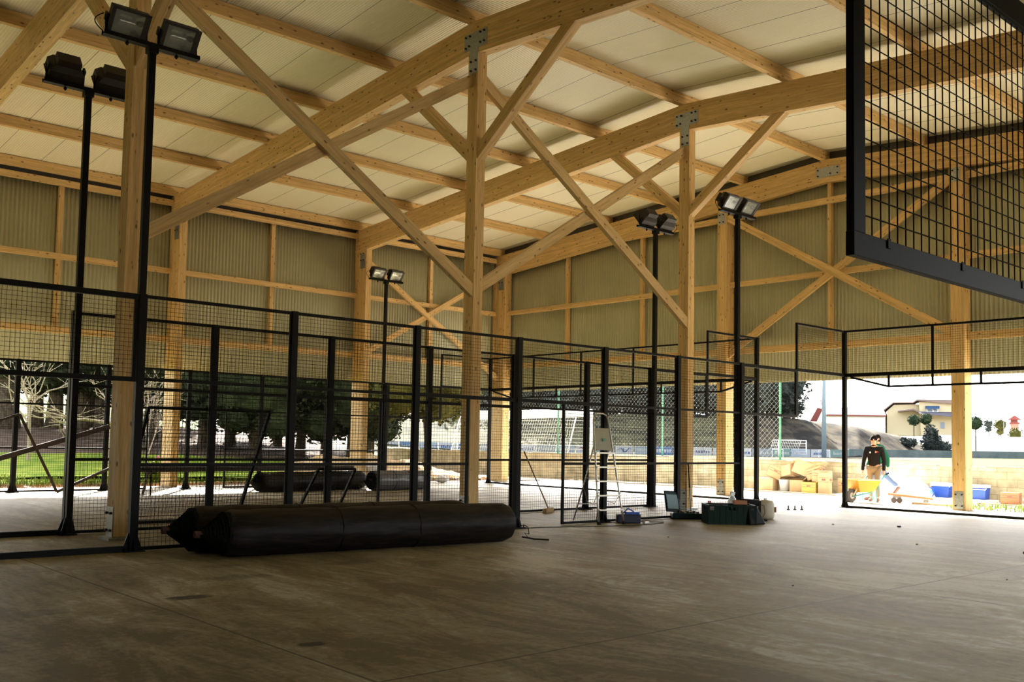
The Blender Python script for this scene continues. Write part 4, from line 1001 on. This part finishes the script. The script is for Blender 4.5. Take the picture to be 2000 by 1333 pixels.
# advertising boards along the far side
poly = [(700, 124), (1100, 112), (1500, 115), (1660, 131)]
cols = [((.78, .80, .82), (.05, .15, .45)), ((.20, .32, .55), (.7, .75, .8)), ((.75, .76, .78), (.5, .08, .08)), ((.35, .42, .45), (.75, .75, .72)), ((.80, .80, .80), (.08, .10, .35)), ((.55, .66, .76), (.8, .8, .8)), ((.10, .24, .55), (.8, .8, .85)), ((.22, .40, .36), (.7, .72, .7))]
cn = ['white board with blue marks', 'blue board with pale marks', 'white board with red marks', 'grey board with pale marks', 'white board with navy marks', 'pale blue board with white marks', 'strong blue board with white marks', 'grey green board with pale marks']
seq = [0, 1, 5, 0, 6, 3, 1, 4, 3, 5, 2, 3, 0, 5, 6, 0, 4, 2, 0, 3, 7, 5, 0, 7]
bm_ = {}
ORDI = 'first second third fourth fifth sixth seventh eighth ninth tenth eleventh twelfth thirteenth fourteenth fifteenth sixteenth seventeenth eighteenth nineteenth twentieth twenty-first twenty-second twenty-third twenty-fourth'.split()
for i, ci in enumerate(seq):
    px0 = 745+38.2*i; px1 = px0+37
    D0, D1 = lerp(px0, poly), lerp(px1, poly); p, q = A(px0, D0, z=.08), A(px1, D1, z=.08); L = (q-p).length
    t = thing('advertising_board', p, f'{cn[ci]}, {ORDI[i]} from the left in the far row', 'advertising board', 'advertising boards round the pitch', math.atan2((q-p).y, (q-p).x))
    if ci not in bm_: bm_[ci] = (mat('board_%d' % ci, tuple(v*.42 for v in cols[ci][0]), .6), mat('board_print_%d' % ci, tuple(v*.42 for v in cols[ci][1]), .6))
    MB().box(0, L*.97, -.03, .03, 0, .95).build('panel', bm_[ci][0], t)
    b = MB(); rr = random.Random(i)
    if i == 12 or ci == 2:
        pts = [(L*(.15+.7*k/10), -.05, .5+.22*sin(k*.9)) for k in range(11)]; b.tube(pts, [.03+.03*sin(pi*k/10) for k in range(11)], 4)
        b.box(L*.4, L*.46, -.045, -.03, .2, .7)
    else:
        x = L*.12
        while x < L*.8:
            w = rr.uniform(.12, .3); b.box(x, x+w, -.045, -.03, .3, .3+rr.uniform(.2, .4)); x += w+.1
    b.build('print', bm_[ci][1], t)
b = MB(); pts = [A(px, D, z=.05) for px, D in ((1660, 131), (1750, 143), (1850, 155), (2010, 172), (2200, 200))]
for p, q in zip(pts, pts[1:]): b.bar(p+Vector((0, 0, .5)), q+Vector((0, 0, .5)), .1, 1.15)
tag(b.build('boundary_wall', mat('grey_boundary', (.085, .11, .11), .8, 0, (.4, (.12, .145, .14), (.4, .6)))), 'low grey green boundary wall round the far right of the pitch', 'wall')
# lamp pole, far poles, trees, retaining wall, houses
t = thing('floodlight_pole', A(1610.5, 118, z=.05), 'tall pale blue pole standing before the scrubby bank', 'pole')
MB().tube([(0, 0, 0), (0, 0, 14)], [.28, .16], 10).build('pole', mat('pale_blue_steel', (.20, .27, .32), .5), t, smooth=True)
bare(A(1610, 160, z=6.0), 8.0, 'small leafless tree on the skyline behind the pale blue pole', 21, .8, .12, mat('grey_twigs', (.35, .31, .27), .9), 5)
bare(A(1559, 146, z=5.4), 4.0, 'thin leafless bush on top of the bank beside the big trees', 22, .9, .08, mat('grey_twigs_b', (.30, .26, .22), .9), 4)
rt = Vector((sin(azp(1820)), -cos(azp(1820)), 0)); away = Vector((cos(azp(1820)), sin(azp(1820)), 0)); HA = math.atan2(rt.y, rt.x)
WALLW = mat('white_render', (.80, .78, .72), .9); WY = mat('yellow_render', (.62, .53, .34), .9); ROOFB = mat('brown_tiles', (.24, .18, .16), .9); ROOFD = mat('slate_roof', (.11, .105, .13), .8)
def HB(px, py, D=200): # house local x,z
    p = A(px, D, py=py); o = A(1820, D, z=0); return ((p-o).dot(rt), p.z)
def slab(b, pts, y0, y1): b.prism(pts, y0, y1)
t = thing('far_house', A(1820, 200, z=0), 'far pale yellow house with brown roofs and a porch on the terrace at right', 'house', None, HA)
b = MB(); slab(b, [HB(1800, 852), HB(1892, 852), HB(1892, 792), HB(1862, 786), HB(1796, 786)], 0, 9); b.build('upper_block', WY, t)
b = MB(); slab(b, [HB(1733, 852), HB(1800, 852), HB(1800, 790), HB(1747, 791), HB(1733, 803)], 1.5, 9); b.build('left_wing', WY, t)
b = MB(); slab(b, [HB(1726, 804), HB(1746, 788), HB(1785, 788), HB(1785, 786), HB(1745, 786), HB(1725, 802)], .8, 10); b.build('left_roof', ROOFB, t)
b = MB(); slab(b, [HB(1784, 789), HB(1792, 784), HB(1890, 793), HB(1894, 792), HB(1888, 783), HB(1792, 781.5), HB(1784, 787)], -.8, 10); b.build('upper_roof', ROOFB, t)
b = MB(); b.hexa([(*HB(1796, 810)[:1], -3, HB(1796, 810)[1]), (HB(1796, 810)[0], 0, HB(1800, 806)[1]), (HB(1796, 810)[0], 0, HB(1800, 805)[1]), (HB(1796, 810)[0], -3, HB(1796, 809)[1]),
    (HB(1903, 821)[0], -3, HB(1903, 821)[1]), (HB(1890, 806)[0], 0, HB(1890, 807)[1]), (HB(1890, 806)[0], 0, HB(1890, 806)[1]), (HB(1903, 821)[0], -3, HB(1903, 820)[1])]); b.build('porch_roof', ROOFD, t)
b = MB(); slab(b, [HB(1755, 804), HB(1786, 800), HB(1822, 818), HB(1822, 820), HB(1786, 803), HB(1755, 806)], -1.5, 1.5); b.build('wing_roof', ROOFB, t)
x0, z0 = HB(1811, 807); x1, z1 = HB(1834, 795); w = MB().box(x0, x1, -.12, 0, z0, z1-.3).build('window', mat('window_frame_far', (.75, .75, .75), .6), t)
MB().box(x0+.2, x0+1, -.16, -.12, z0+.2, z1-.5).box(x0+1.3, x1-.2, -.16, -.12, z0+.2, z1-.5).build('pane', mat('far_pane', (.15, .2, .25), .2), w)
b = MB(); b.hexa([(x0-.2, -1.0, z1-.5), (x0-.2, 0, z1), (x0-.2, 0, z1+.1), (x0-.2, -1.0, z1-.4), (x1+.2, -1.0, z1-.5), (x1+.2, 0, z1), (x1+.2, 0, z1+.1), (x1+.2, -1.0, z1-.4)]); b.build('awning', mat('blue_awning', (.05, .10, .2), .8), t)
x0, z0 = HB(1838, 838); x1, z1 = HB(1846, 826); MB().box(x0, x1, -.1, 0, z0, z1).build('window', mat('far_pane_b', (.2, .27, .36), .3), t)
t = thing('far_building', A(1680, 200, z=0), 'long low white building with a thin red eave on the skyline', 'building', None, HA)
o_ = A(1680, 200, z=0)
def HB2(px, py): p = A(px, 200, py=py); return ((p-o_).dot(rt), p.z)
b = MB(); slab(b, [HB2(1612, 852), HB2(1730, 852), HB2(1730, 812), HB2(1612, 812)], 0, 12); b.build('walls', WALLW, t)
b = MB(); slab(b, [HB2(1610, 813), HB2(1732, 815), HB2(1732, 812.5), HB2(1610, 810.5)], -.5, 0); b.build('red_eave', mat('red_eave', (.25, .09, .07), .8), t)
b = MB(); slab(b, [HB2(1612, 812), HB2(1732, 812), HB2(1725, 798), HB2(1640, 797)], 0, 12); b.build('pale_roof', mat('pale_roof', (.75, .70, .68), .8), t)
t = thing('retaining_wall', A(1920, 172, z=0), 'white rendered retaining wall below the houses at the far right', 'wall', None, HA)
o_ = A(1920, 172, z=0)
def HB3(px, py, D=172): p = A(px, D, py=py); return ((p-o_).dot(rt), p.z)
b = MB(); slab(b, [HB3(1836, 890), HB3(2120, 896), HB3(2120, 857), HB3(1900, 853), HB3(1832, 850)], 0, .6); b.build('wall_face', WALLW, t)
b = MB()
for px in (1862, 1922, 1962, 1996, 1880, 1940): x, z = HB3(px, 852); b.box(x-.04, x+.04, 0, .1, z-.3, z+2.2)
b.build('fence_posts', mat('far_grey', (.5, .5, .48), .7), t)
for i, (px, py, r, lb) in enumerate(((1786, 822, .85, 'leftmost round clipped tree before the far house'), (1810, 819.5, .85, 'second round clipped tree before the far house'), (1906.5, 828, 1.0, 'round clipped tree just right of the right column'))):
    p = A(px, 165, py=py); t = thing('clipped_tree', (p.x, p.y, 1.0), lb, 'tree', 'round clipped trees')
    crown_mesh(None, [(0, 0, p.z-1.0, r, r)], 500, .22, 300+i, .9).build('foliage', LEAFT, t); MB().tube([(0, 0, 0), (0, 0, p.z-1-r*.7)], .08, 6).build('trunk', BARK, t)
p = A(1820, 160, z=1.0); t = thing('far_bush', p, 'dark pointed bushes at the end of the scrubby bank', 'bush')
crown_mesh(None, [(0, 0, 1.2, 1.6, 1.6), (0, 0, 2.6, 1.0, 1.3), (-3.2*rt.x, -3.2*rt.y, 1.3, 1.3, .8), (1.5*rt.x, 1.5*rt.y, .5, 1.5, 1.0)], 1800, .3, 333).build('foliage', LEAFH, t)
for i, (px, py, r, m_, lb) in enumerate(((1932, 830, .8, LEAFH, 'small pointed tree far right'), (1955, 831, 1.1, LEAFY, 'small yellowish tree left of the red tower'), (1984, 850, 1.3, LEAFY, 'olive bush below the red tower'), (1889, 828, .8, LEAFY, 'light green tree top just right of the column'))):
    p = A(px, 176, py=py); t = thing('far_tree', (p.x, p.y, 1.5), lb+' on the terrace', 'tree', 'small trees on the terrace'); h = p.z-1.5
    crown_mesh(None, [(0, 0, h, r, r*.9), (0, 0, h-r, r*.7, r*.6)], 300, .2, 340+i).build('foliage', m_, t); MB().tube([(0, 0, 0), (0, 0, h)], .08, 6).build('trunk', BARK, t)
p = A(1982, 178, z=3.4); t = thing('small_tower', p, 'little red topped tower far right on the terrace', 'tower', None, HA)
MB().box(-.6, .6, -.6, .6, 0, 2.2).build('shaft', mat('tower_stone', (.5, .3, .22), .9), t)
b = MB(); b.box(-.75, .75, -.75, .75, 2.2, 2.5).prism([(-1.0, 2.9), (1.0, 2.9), (0, 3.6)], -.9, .9); b.box(-.5, .5, -.5, .5, 2.5, 2.9); b.build('red_top', mat('tower_red', (.28, .06, .05), .7), t)
p = A(1595, 150, z=5.0); tag(MB().hexa([(-.9, -.1, 0), (.1, -.1, 0), (1.0, -.1, 1.9), (.2, -.1, 2.1), (-.9, .1, 0), (.1, .1, 0), (1.0, .1, 1.9), (.2, .1, 2.1)]).build('tilted_sign', mat('dull_red', (.26, .08, .07), .8), loc=p), 'tilted dull red panel on top of the bank', 'panel')
bpy.data.objects['tilted_sign'].rotation_euler = (0, 0, HA)
# hazy distant hills
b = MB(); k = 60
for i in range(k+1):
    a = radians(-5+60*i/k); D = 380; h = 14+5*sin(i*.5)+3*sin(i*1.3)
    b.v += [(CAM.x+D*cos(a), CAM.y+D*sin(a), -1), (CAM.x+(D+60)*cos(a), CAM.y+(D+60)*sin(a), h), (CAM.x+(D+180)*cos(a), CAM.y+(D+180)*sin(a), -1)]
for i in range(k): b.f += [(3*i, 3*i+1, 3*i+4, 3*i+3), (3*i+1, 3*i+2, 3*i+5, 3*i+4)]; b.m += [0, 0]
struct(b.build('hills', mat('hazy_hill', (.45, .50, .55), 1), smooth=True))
# ================================================================== THINGS OUTSIDE THE BACK OPENING
G0 = -.02
def carton(x, y, z, w, d, h, rz, label, m=CARD, tilt=(0, 0), flaps=True, bands=True, group='cardboard boxes outside'):
    t = thing('cardboard_box', (x-(.24 if z > .36 else .13), y, z), label, 'box', group, rz); t.rotation_euler = (tilt[0], tilt[1], rz)
    b = MB()
    if flaps:
        for (x0, x1, y0, y1) in ((-w/2, w/2, -d/2, -d/2+.01), (-w/2, w/2, d/2-.01, d/2), (-w/2, -w/2+.01, -d/2, d/2), (w/2-.01, w/2, -d/2, d/2)): b.box(x0, x1, y0, y1, 0, h)
        b.box(-w/2, w/2, -d/2, d/2, 0, .01)
    else: b.box(-w/2, w/2, -d/2, d/2, 0, h)
    b.build('carton', m, t)
    if flaps:
        f = MB()
        f.hexa([(-w/2, -d/2, h), (w/2, -d/2, h), (w/2, -d/2-.02, h), (-w/2, -d/2-.02, h), (-w/2+.02, -d/2-.11, h+.10), (w/2-.02, -d/2-.11, h+.10), (w/2-.02, -d/2-.12, h+.09), (-w/2+.02, -d/2-.12, h+.09)])
        f.hexa([(w/2, -d/2, h), (w/2, d/2, h), (w/2+.01, d/2, h), (w/2+.01, -d/2, h), (w/2+.12, -d/2+.02, h-.06), (w/2+.12, d/2-.02, h-.06), (w/2+.13, d/2-.02, h-.07), (w/2+.13, -d/2+.02, h-.07)])
        f.build('flap', m, t)
    if bands:
        q = MB()
        for zz in (h*.55, h*.75):
            q.box(-w/2-.003, -w/2, -d/2+.02, d/2-.02, zz, zz+.012); q.box(-w/2+.02, w/2-.02, d/2, d/2+.003, zz, zz+.012); q.box(-w/2+.02, w/2-.02, -d/2-.003, -d/2, zz, zz+.012)
        q.box(-w/2-.003, -w/2, -.06, .06, h*.62, h*.71); q.box(-.06, .06, -d/2-.003, -d/2, h*.62, h*.71)
        q.build('printed_bands', TAPE, t)
    return t
carton(22.0, 5.85, G0, .40, .50, .38, .1, 'plain cardboard box at the left end of the box heap', flaps=False, bands=False)
carton(22.05, 4.82, G0, .40, .42, .36, .15, 'cardboard box with lid flaps right of the grey bucket', bands=False)
carton(22.2, 5.75, .37, .34, .45, .34, .5, 'cardboard box leaning on top of the leftmost box', tilt=(.45, .1))
carton(22.22, 5.15, .42, .36, .42, .34, -.3, 'crumpled cardboard box behind the grey bucket', tilt=(-.25, .2), bands=False)
carton(22.18, 4.72, .48, .38, .62, .42, .4, 'large pale box on top of the heap, topmost of all', tilt=(.35, .1), bands=False)
carton(22.2, 4.2, .38, .34, .50, .34, .1, 'cardboard box tipped on its side near the heap top', tilt=(-.35, .2))
carton(21.85, 4.28, G0, .36, .44, .32, .1, 'yellow cardboard box with brown stripes in front of the heap', m=CARDY)
carton(21.95, 3.98, .32, .30, .50, .33, 0, 'striped cardboard box above the yellow one', flaps=False)
carton(21.8, 3.80, G0, .16, .36, .62, .05, 'tall narrow box standing in front of the heap', flaps=False)
carton(22.25, 3.42, G0, .20, .34, .46, 0, 'upright box with two dark stripes at the right end of the heap', flaps=False)
carton(22.3, 4.9, G0, .28, 1.3, .40, 0, 'flattened wide box at the back of the heap against the wall', flaps=False, bands=False)
carton(22.15, 2.72, G0, .30, .36, .28, 0, 'box behind the wheelbarrow', flaps=False)
carton(22.0, 1.18, .0, .30, .32, .27, .1, 'striped box sticking out of the white sheeting', flaps=False)
carton(21.95, -1.34, G0, .34, .42, .30, .15, 'brown box alone against the wall at the far right', m=mat('brown_card', (.36, .18, .10), .85), flaps=False)
t = thing('grey_bucket', (21.85, 5.26, G0), 'grey white plastic bucket among the cardboard boxes', 'bucket')
MB().tube([(0, 0, 0), (0, 0, .34), (0, 0, .36), (0, 0, .36), (0, 0, .04)], [.13, .17, .185, .16, .12], 20).build('body', mat('grey_plastic', (.50, .50, .50), .5), t, smooth=True)
tag(MB().hexa([(-.2, -.2, 0), (.2, -.2, 0), (.22, .2, 0), (-.2, .22, 0), (-.1, -.05, .2), (.05, -.08, .22), (.08, .08, .19), (-.05, .1, .2)]).build('yellow_scrap', CARDY, loc=(21.7, 2.9, G0)), 'yellow scrap of packaging on the paving by the wheelbarrow', 'packaging')
# white sheeting heap
b = MB(); k = 26
for i in range(k+1):
    for j in range(k+1):
        x, y = -.75+1.5*i/k, -1.15+2.3*j/k; e = max(0, 1-(x/.75)**2)*max(0, 1-(y/1.15)**2)
        b.v.append((x, y, .62*e**.6*(1+.25*sin(x*7+1)*cos(y*5))*(1-.25*(y+.2)*(y < 2))+.03*sin(i*2.3)*cos(j*1.9)*(e > 0)))
for i in range(k):
    for j in range(k): b.f.append((i*(k+1)+j, (i+1)*(k+1)+j, (i+1)*(k+1)+j+1, i*(k+1)+j+1)); b.m.append(0)
tag(b.build('white_sheeting', FOAM, loc=(21.5, 1.75, G0), smooth=False), 'crumpled heap of white plastic sheeting between the men and the blue cooler', 'sheeting')
tag(MB().box(20.7, 22.2, -.9, 2.9, G0, .05).build('foam_sheet', FOAM, bevel=.01), 'flat white sheet on the ground under the plank dolly and coolers', 'sheet')
def cooler(x, y, w, d, h, rz, label, lift):
    t = thing('cool_box', (x, y, .05), label, 'cooler', 'blue cool boxes', rz)
    MB().hexa([(-d*.44, -w*.44, 0), (d*.44, -w*.44, 0), (d*.44, w*.44, 0), (-d*.44, w*.44, 0), (-d/2, -w/2, h*.8), (d/2, -w/2, h*.8), (d/2, w/2, h*.8), (-d/2, w/2, h*.8)]).build('body', BLUEP, t, bevel=.01)
    MB().box(-d/2-.01, d/2+.01, -w/2-.01, w/2+.01, h*.8, h).build('lid', WHITEP, t, bevel=.015)
    b = MB(); zz = h*1.05 if lift else h*.7
    b.tube([(-d/2-.01, -w/2-.015, h*.75), (-d/2-.03, -w/2-.01, zz), (-d/2-.03, w/2+.01, zz), (-d/2-.01, w/2+.015, h*.75)], .012, 6); b.build('handle', WHITEP, t)
cooler(22.05, .52, .46, .32, .38, .08, 'blue cool box with white lid left of the right column, reel in front', True)
cooler(22.05, -.46, .44, .32, .38, .02, 'blue cool box with white lid right of the right column', False)
t = thing('hose_reel', (21.7, .72, .05), 'small blue reel leaning on the left cool box', 'reel')
b = MB(); b.tube([(0, .13*cos(q*2*pi/16), .13+.13*sin(q*2*pi/16)) for q in range(17)], .014, 6, False); b.build('rim', BLUEP, t)
b = MB(); b.tube([(-.06, 0, .13), (.06, 0, .13)], .08, 14); b.build('hub', mat('light_blue', (.2, .4, .7), .4), t)
# plank dolly
t = thing('plank_dolly', (19.45, .16, G0), 'wooden plank dolly on castors on the paving before the right column', 'dolly', None, radians(-62))
b = MB(); b.hexa([(-.52, -.16, .20), (-.52, .16, .20), (-.52, .16, .25), (-.52, -.16, .25), (.52, -.16, .11), (.52, .16, .11), (.52, .16, .16), (.52, -.16, .16)]); b.build('plank', mat('orange_plank', (.45, .24, .12), .8), t)
for x in (-.38, -.25):
    MB().tube([(x, -.05, .07), (x, 0, .07)], .07, 14).build('castor', mat('castor_grey', (.12, .10, .10), .6), t)
MB().box(-.40, -.2, -.03, .03, .13, .20).box(.3, .42, -.05, .05, 0, .11).build('castor_fork', GALV, t)
tag(MB().box(19.2, 19.3, -1.2, .0, G0, .03).build('wood_strip', CARD), 'thin wooden strip lying by the foot of the right column', 'timber')
tag(MB().bar((22.2, -1.5, .1), (21.9, -2.6, .0), .08, .05).build('pale_pipe', WHITEP), 'end of a pale plank beside the brown box at the right edge', 'plank')

# ------------------------------------------------------------------ people (local: +x forward, +y left)
def skin(name, pts, edges, m, parent, sub=1):
    me = bpy.data.meshes.new(name); me.from_pydata([p[:3] for p in pts], edges, [])
    me.materials.append(m); o = bpy.data.objects.new(name, me); C.objects.link(o)
    o.modifiers.new('skin', 'SKIN')
    if not me.skin_vertices: 
        return o
    sv = me.skin_vertices[0].data
    for i, p in enumerate(pts):
        r = p[3]; sv[i].radius = r if isinstance(r, tuple) else (r, r)
    sv[0].use_root = True
    s = o.modifiers.new('sub', 'SUBSURF'); s.levels = s.render_levels = sub
    o.modifiers['skin'].use_smooth_shade = True
    if parent: o.parent = parent
    return o
def chain(pts, base, lst):
    E = []; prev = base
    for p in lst: pts.append(p); E.append((prev, len(pts)-1)); prev = len(pts)-1
    return E, prev
def person(loc, rz, label, top, legs, shoes, hand_l, hand_r, foot_l, foot_r, scale=1.0, head_turn=0.0):
    t = thing('person', loc, label, 'person', None, rz); t.scale = (scale,)*3
    lp = lambda a, b_, f: tuple(a[i]+(b_[i]-a[i])*f for i in range(3))
    SL, SR = (0, .185, 1.42), (0, -.185, 1.42); HL, HR = (0, .09, .93), (0, -.09, .93)
    def elbow(s, h, k): m_ = lp(s, h, .5); return (m_[0]-.07, m_[1]+.03*k, m_[2]+.0)
    def knee(h, f): m_ = lp(h, f, .48); return (m_[0]+.07, m_[1], m_[2])
    EL, ER = elbow(SL, hand_l, 1), elbow(SR, hand_r, -1); KL, KR = knee(HL, foot_l), knee(HR, foot_r)
    # body: skin of torso core, neck, head, arms with hands
    P = [(0, 0, .95, .10)]; E = []
    e, chest = chain(P, 0, [(0, 0, 1.15, .10), (0, 0, 1.36, .10)]); E += e
    e, hd = chain(P, chest, [(0, 0, 1.47, .052), (.01, 0, 1.53, .055), (.02, 0, 1.60, (.075, .088)), (.018, 0, 1.67, (.078, .092)), (.01, 0, 1.72, .05)]); E += e
    for S_, El, H_, k in ((SL, EL, hand_l, 1), (SR, ER, hand_r, -1)):
        w = lp(El, H_, .82)
        e, wi = chain(P, chest, [(*S_, .05), (*El, .038), (*w, .027), (*H_, .032)]); E += e
        fw = Vector(H_)-Vector(w); fw.normalize()
        for q, (oy, L) in enumerate(((.026, .065), (.009, .075), (-.009, .07), (-.026, .055))):
            a_ = Vector(H_)+fw*.035+Vector((oy*.6, oy*.5, 0)); b1 = a_+fw*L*.55; c1 = b1+(fw*.3+Vector((.9, 0, -.1)))*L*.35
            e, _ = chain(P, wi, [(*a_, .009), (*b1, .0085), (*c1, .0075)]); E += e
        th = Vector(H_)+Vector((.035, -.02*k, .0)); e, _ = chain(P, wi, [(*th, .011), (*(th+fw*.04+Vector((.015, 0, 0))), .009)]); E += e
    for H_, K_, F_ in ((HL, KL, foot_l), (HR, KR, foot_r)):
        e, _ = chain(P, 0, [(*H_, .085), (*K_, .05), (*F_, .035)]); E += e
    body = skin('body', P, E, SKIN, t, 2)
    # face and hair
    hx, hz = .02, 1.62; ct, st = cos(head_turn), sin(head_turn)
    def hp_(x, y, z): return (hx+x*ct-y*st, x*st+y*ct, hz+z)
    b = MB()
    b.tube([hp_(.085, 0, .035), hp_(.112, 0, -.005), hp_(.088, 0, -.02)], [.010, .016, .008], 6); b.build('nose', SKIN, t, smooth=True)
    b = MB()
    for s in (1, -1): b.ball(hp_(.083, s*.032, .03), .011, 8, 6)
    b.build('eye', mat('eye_dark', (.03, .02, .02), .3), t)
    b = MB().tube([hp_(.088, -.022, -.048), hp_(.094, 0, -.046), hp_(.088, .022, -.048)], .006, 6); b.build('mouth', mat('lips', (.35, .13, .11), .5), t)
    b = MB()
    for s in (1, -1): b.ball(hp_(0, s*.088, .01), .026, 8, 6, (.8, .4, 1.2))
    b.build('ear', SKIN, t, smooth=True)
    b = MB()
    for s in (1, -1): b.tube([hp_(.09, s*.018, .052), hp_(.086, s*.045, .055)], .006, 5)
    b.build('eyebrow', HAIR, t)
    b = MB(); n = 18
    for i in range(9):
        th = (pi*.56)*i/8
        for j in range(n):
            a = 2*pi*j/n; ext = th*(1.0 if cos(a) > .25 else 1.32); w = 1+.05*sin(5*a+i)
            b.v.append(hp_(-.012+.098*sin(ext)*cos(a)*w, .096*sin(ext)*sin(a)*w, .02+.118*cos(ext)*w))
    for i in range(8):
        for j in range(n): b.f.append((i*n+j, (i+1)*n+j, (i+1)*n+(j+1) % n, i*n+(j+1) % n)); b.m.append(0)
    b.build('hair', HAIR, t, smooth=True)
    # jacket
    P = [(0, 0, .90, (.125, .175))]; E = []
    e, ch = chain(P, 0, [(0, 0, 1.05, (.12, .165)), (0, 0, 1.22, (.125, .175)), (0, 0, 1.36, (.12, .18))]); E += e
    e, _ = chain(P, ch, [(0, 0, 1.46, .085), (.0, 0, 1.52, .074)]); E += e
    for S_, El, H_ in ((SL, EL, hand_l), (SR, ER, hand_r)):
        w = lp(El, H_, .80); e, _ = chain(P, ch, [(S_[0], S_[1], 1.40, .085), (*lp(S_, El, .5), .066), (*El, .056), (*lp(El, w, .5), .052), (*w, .043)]); E += e
    j = skin('jacket', P, E, top, t, 2)
    # trousers
    P = [(0, 0, .93, (.12, .165))]; E = []
    for H_, K_, F_ in ((HL, KL, foot_l), (HR, KR, foot_r)):
        e, _ = chain(P, 0, [(H_[0], H_[1]*1.1, .84, .105), (*lp(H_, K_, .6), .085), (*K_, .068), (*lp(K_, F_, .5), .060), (*F_[:2], F_[2]+.03, .058)]); E += e
    skin('trousers', P, E, legs, t, 2)
    for F_, rr in ((foot_l, 0), (foot_r, 0)):
        b = MB(); tl = max(0, F_[2]-.09)
        if tl > .05: b.tube([(F_[0]-.05, F_[1], F_[2]), (F_[0]+.02, F_[1], F_[2]-.06), (F_[0]+.10, F_[1], F_[2]-.16), (F_[0]+.13, F_[1], F_[2]-.20)], [.04, .05, .045, .03], 10)
        else: b.tube([(F_[0]-.07, F_[1], .04), (F_[0]-.03, F_[1], .052), (F_[0]+.08, F_[1], .045), (F_[0]+.18, F_[1], .035), (F_[0]+.21, F_[1], .03)], [.03, .05, .045, .04, .02], 10)
        b.build('shoe', shoes, t, smooth=True)
    return t
HZ = .74
man = person((19.24, 1.0, G0), radians(197), 'dark haired person in a black fleece and beige trousers pushing the yellow wheelbarrow', FLEECE, BEIGE, SHOE,
    (.16, .27, HZ), (.16, -.27, HZ), (.10, .11, .09), (-.16, -.11, .09), .965, .15)
b = MB().box(.128, .136, -.09, -.055, 1.28, 1.32); b.build('chest_badge', WHITEP, man)
b = MB().box(.128, .136, .05, .085, 1.29, 1.34); b.build('chest_badge', mat('red_badge', (.7, .25, .2), .6), man)
MB().box(.128, .136, .09, .13, 1.305, 1.325).build('chest_lettering', mat('red_badge_b', (.65, .2, .2), .6), man)
person((20.0, 1.30, G0), radians(150), 'second person in a green jacket and blue jeans, walking half hidden behind the first', GREENC, JEANS, SHOE,
    (-.15, .24, .82), (.2, -.24, .84), (-.52, .10, .36), (.14, -.1, .09), .985, .0)
# wheelbarrow: local x forward from the hands
t = thing('wheelbarrow', (19.30, .86, G0), 'yellow wheelbarrow with teal frame pushed by the person in black', 'wheelbarrow', None, radians(167))
b = MB()
def tray(z, x0, x1, w0, w1): return [(x0, -w0, z), (x1, -w1, z), (x1, w1, z), (x0, w0, z)]
T, Bt = tray(.56, .34, 1.12, .33, .26), tray(.26, .50, .92, .20, .16); Ti = tray(.565, .36, 1.10, .315, .245); Bi = tray(.275, .52, .90, .19, .15)
for i in range(4):
    k_ = (i+1) % 4; b.hexa([T[i], T[k_], Ti[k_], Ti[i], Bt[i], Bt[k_], Bi[k_], Bi[i]])
b.hexa([Bt[0], Bt[1], Bt[2], Bt[3], Bi[0], Bi[1], Bi[2], Bi[3]])
b.build('tray', YELLOW, t)
b = MB(); b.tube(tray(.565, .34, 1.12, .33, .26)+[(.34, -.33, .565)], .014, 6); b.build('tray_rim', mat('pale_yellow', (.85, .7, .35), .4), t)
b = MB()
for s in (1, -1): b.tube([(.12, s*.27, .715*1), (.42, s*.24, .42), (.60, s*.18, .25), (1.0, s*.08, .17), (1.08, s*.05, .16)], .017, 8)
b.build('handle_frame', TEALP, t, smooth=True)
b = MB()
for s in (1, -1): b.tube([(.55, s*.19, .27), (.50, s*.22, .02), (.42, s*.22, .02), (.36, s*.235, .46)], .013, 6)
b.build('stand_leg', TEALP, t)
for s in (1, -1):
    MB().tube([(.02, s*.27, .745), (.14, s*.27, .70)], .021, 8).build('grip', RUBBER, t)
    MB().bar((1.05, s*.06, .17), (.92, s*.16, .50), .03, .01, (0, 1, 0)).build('tray_strut', mat('pale_strut', (.7, .6, .4), .5), t)
w = MB().tube([(1.08, -.045, .175), (1.08, -.035, .175), (1.08, .035, .175), (1.08, .045, .175)], [.145, .175, .175, .145], 24).build('wheel', mat('dusty_tyre', (.12, .11, .10), .8), t)
MB().tube([(1.08, -.055, .175), (1.08, .055, .175)], .08, 14).build('wheel_hub', mat('hub_grey', (.5, .45, .4), .5), w)
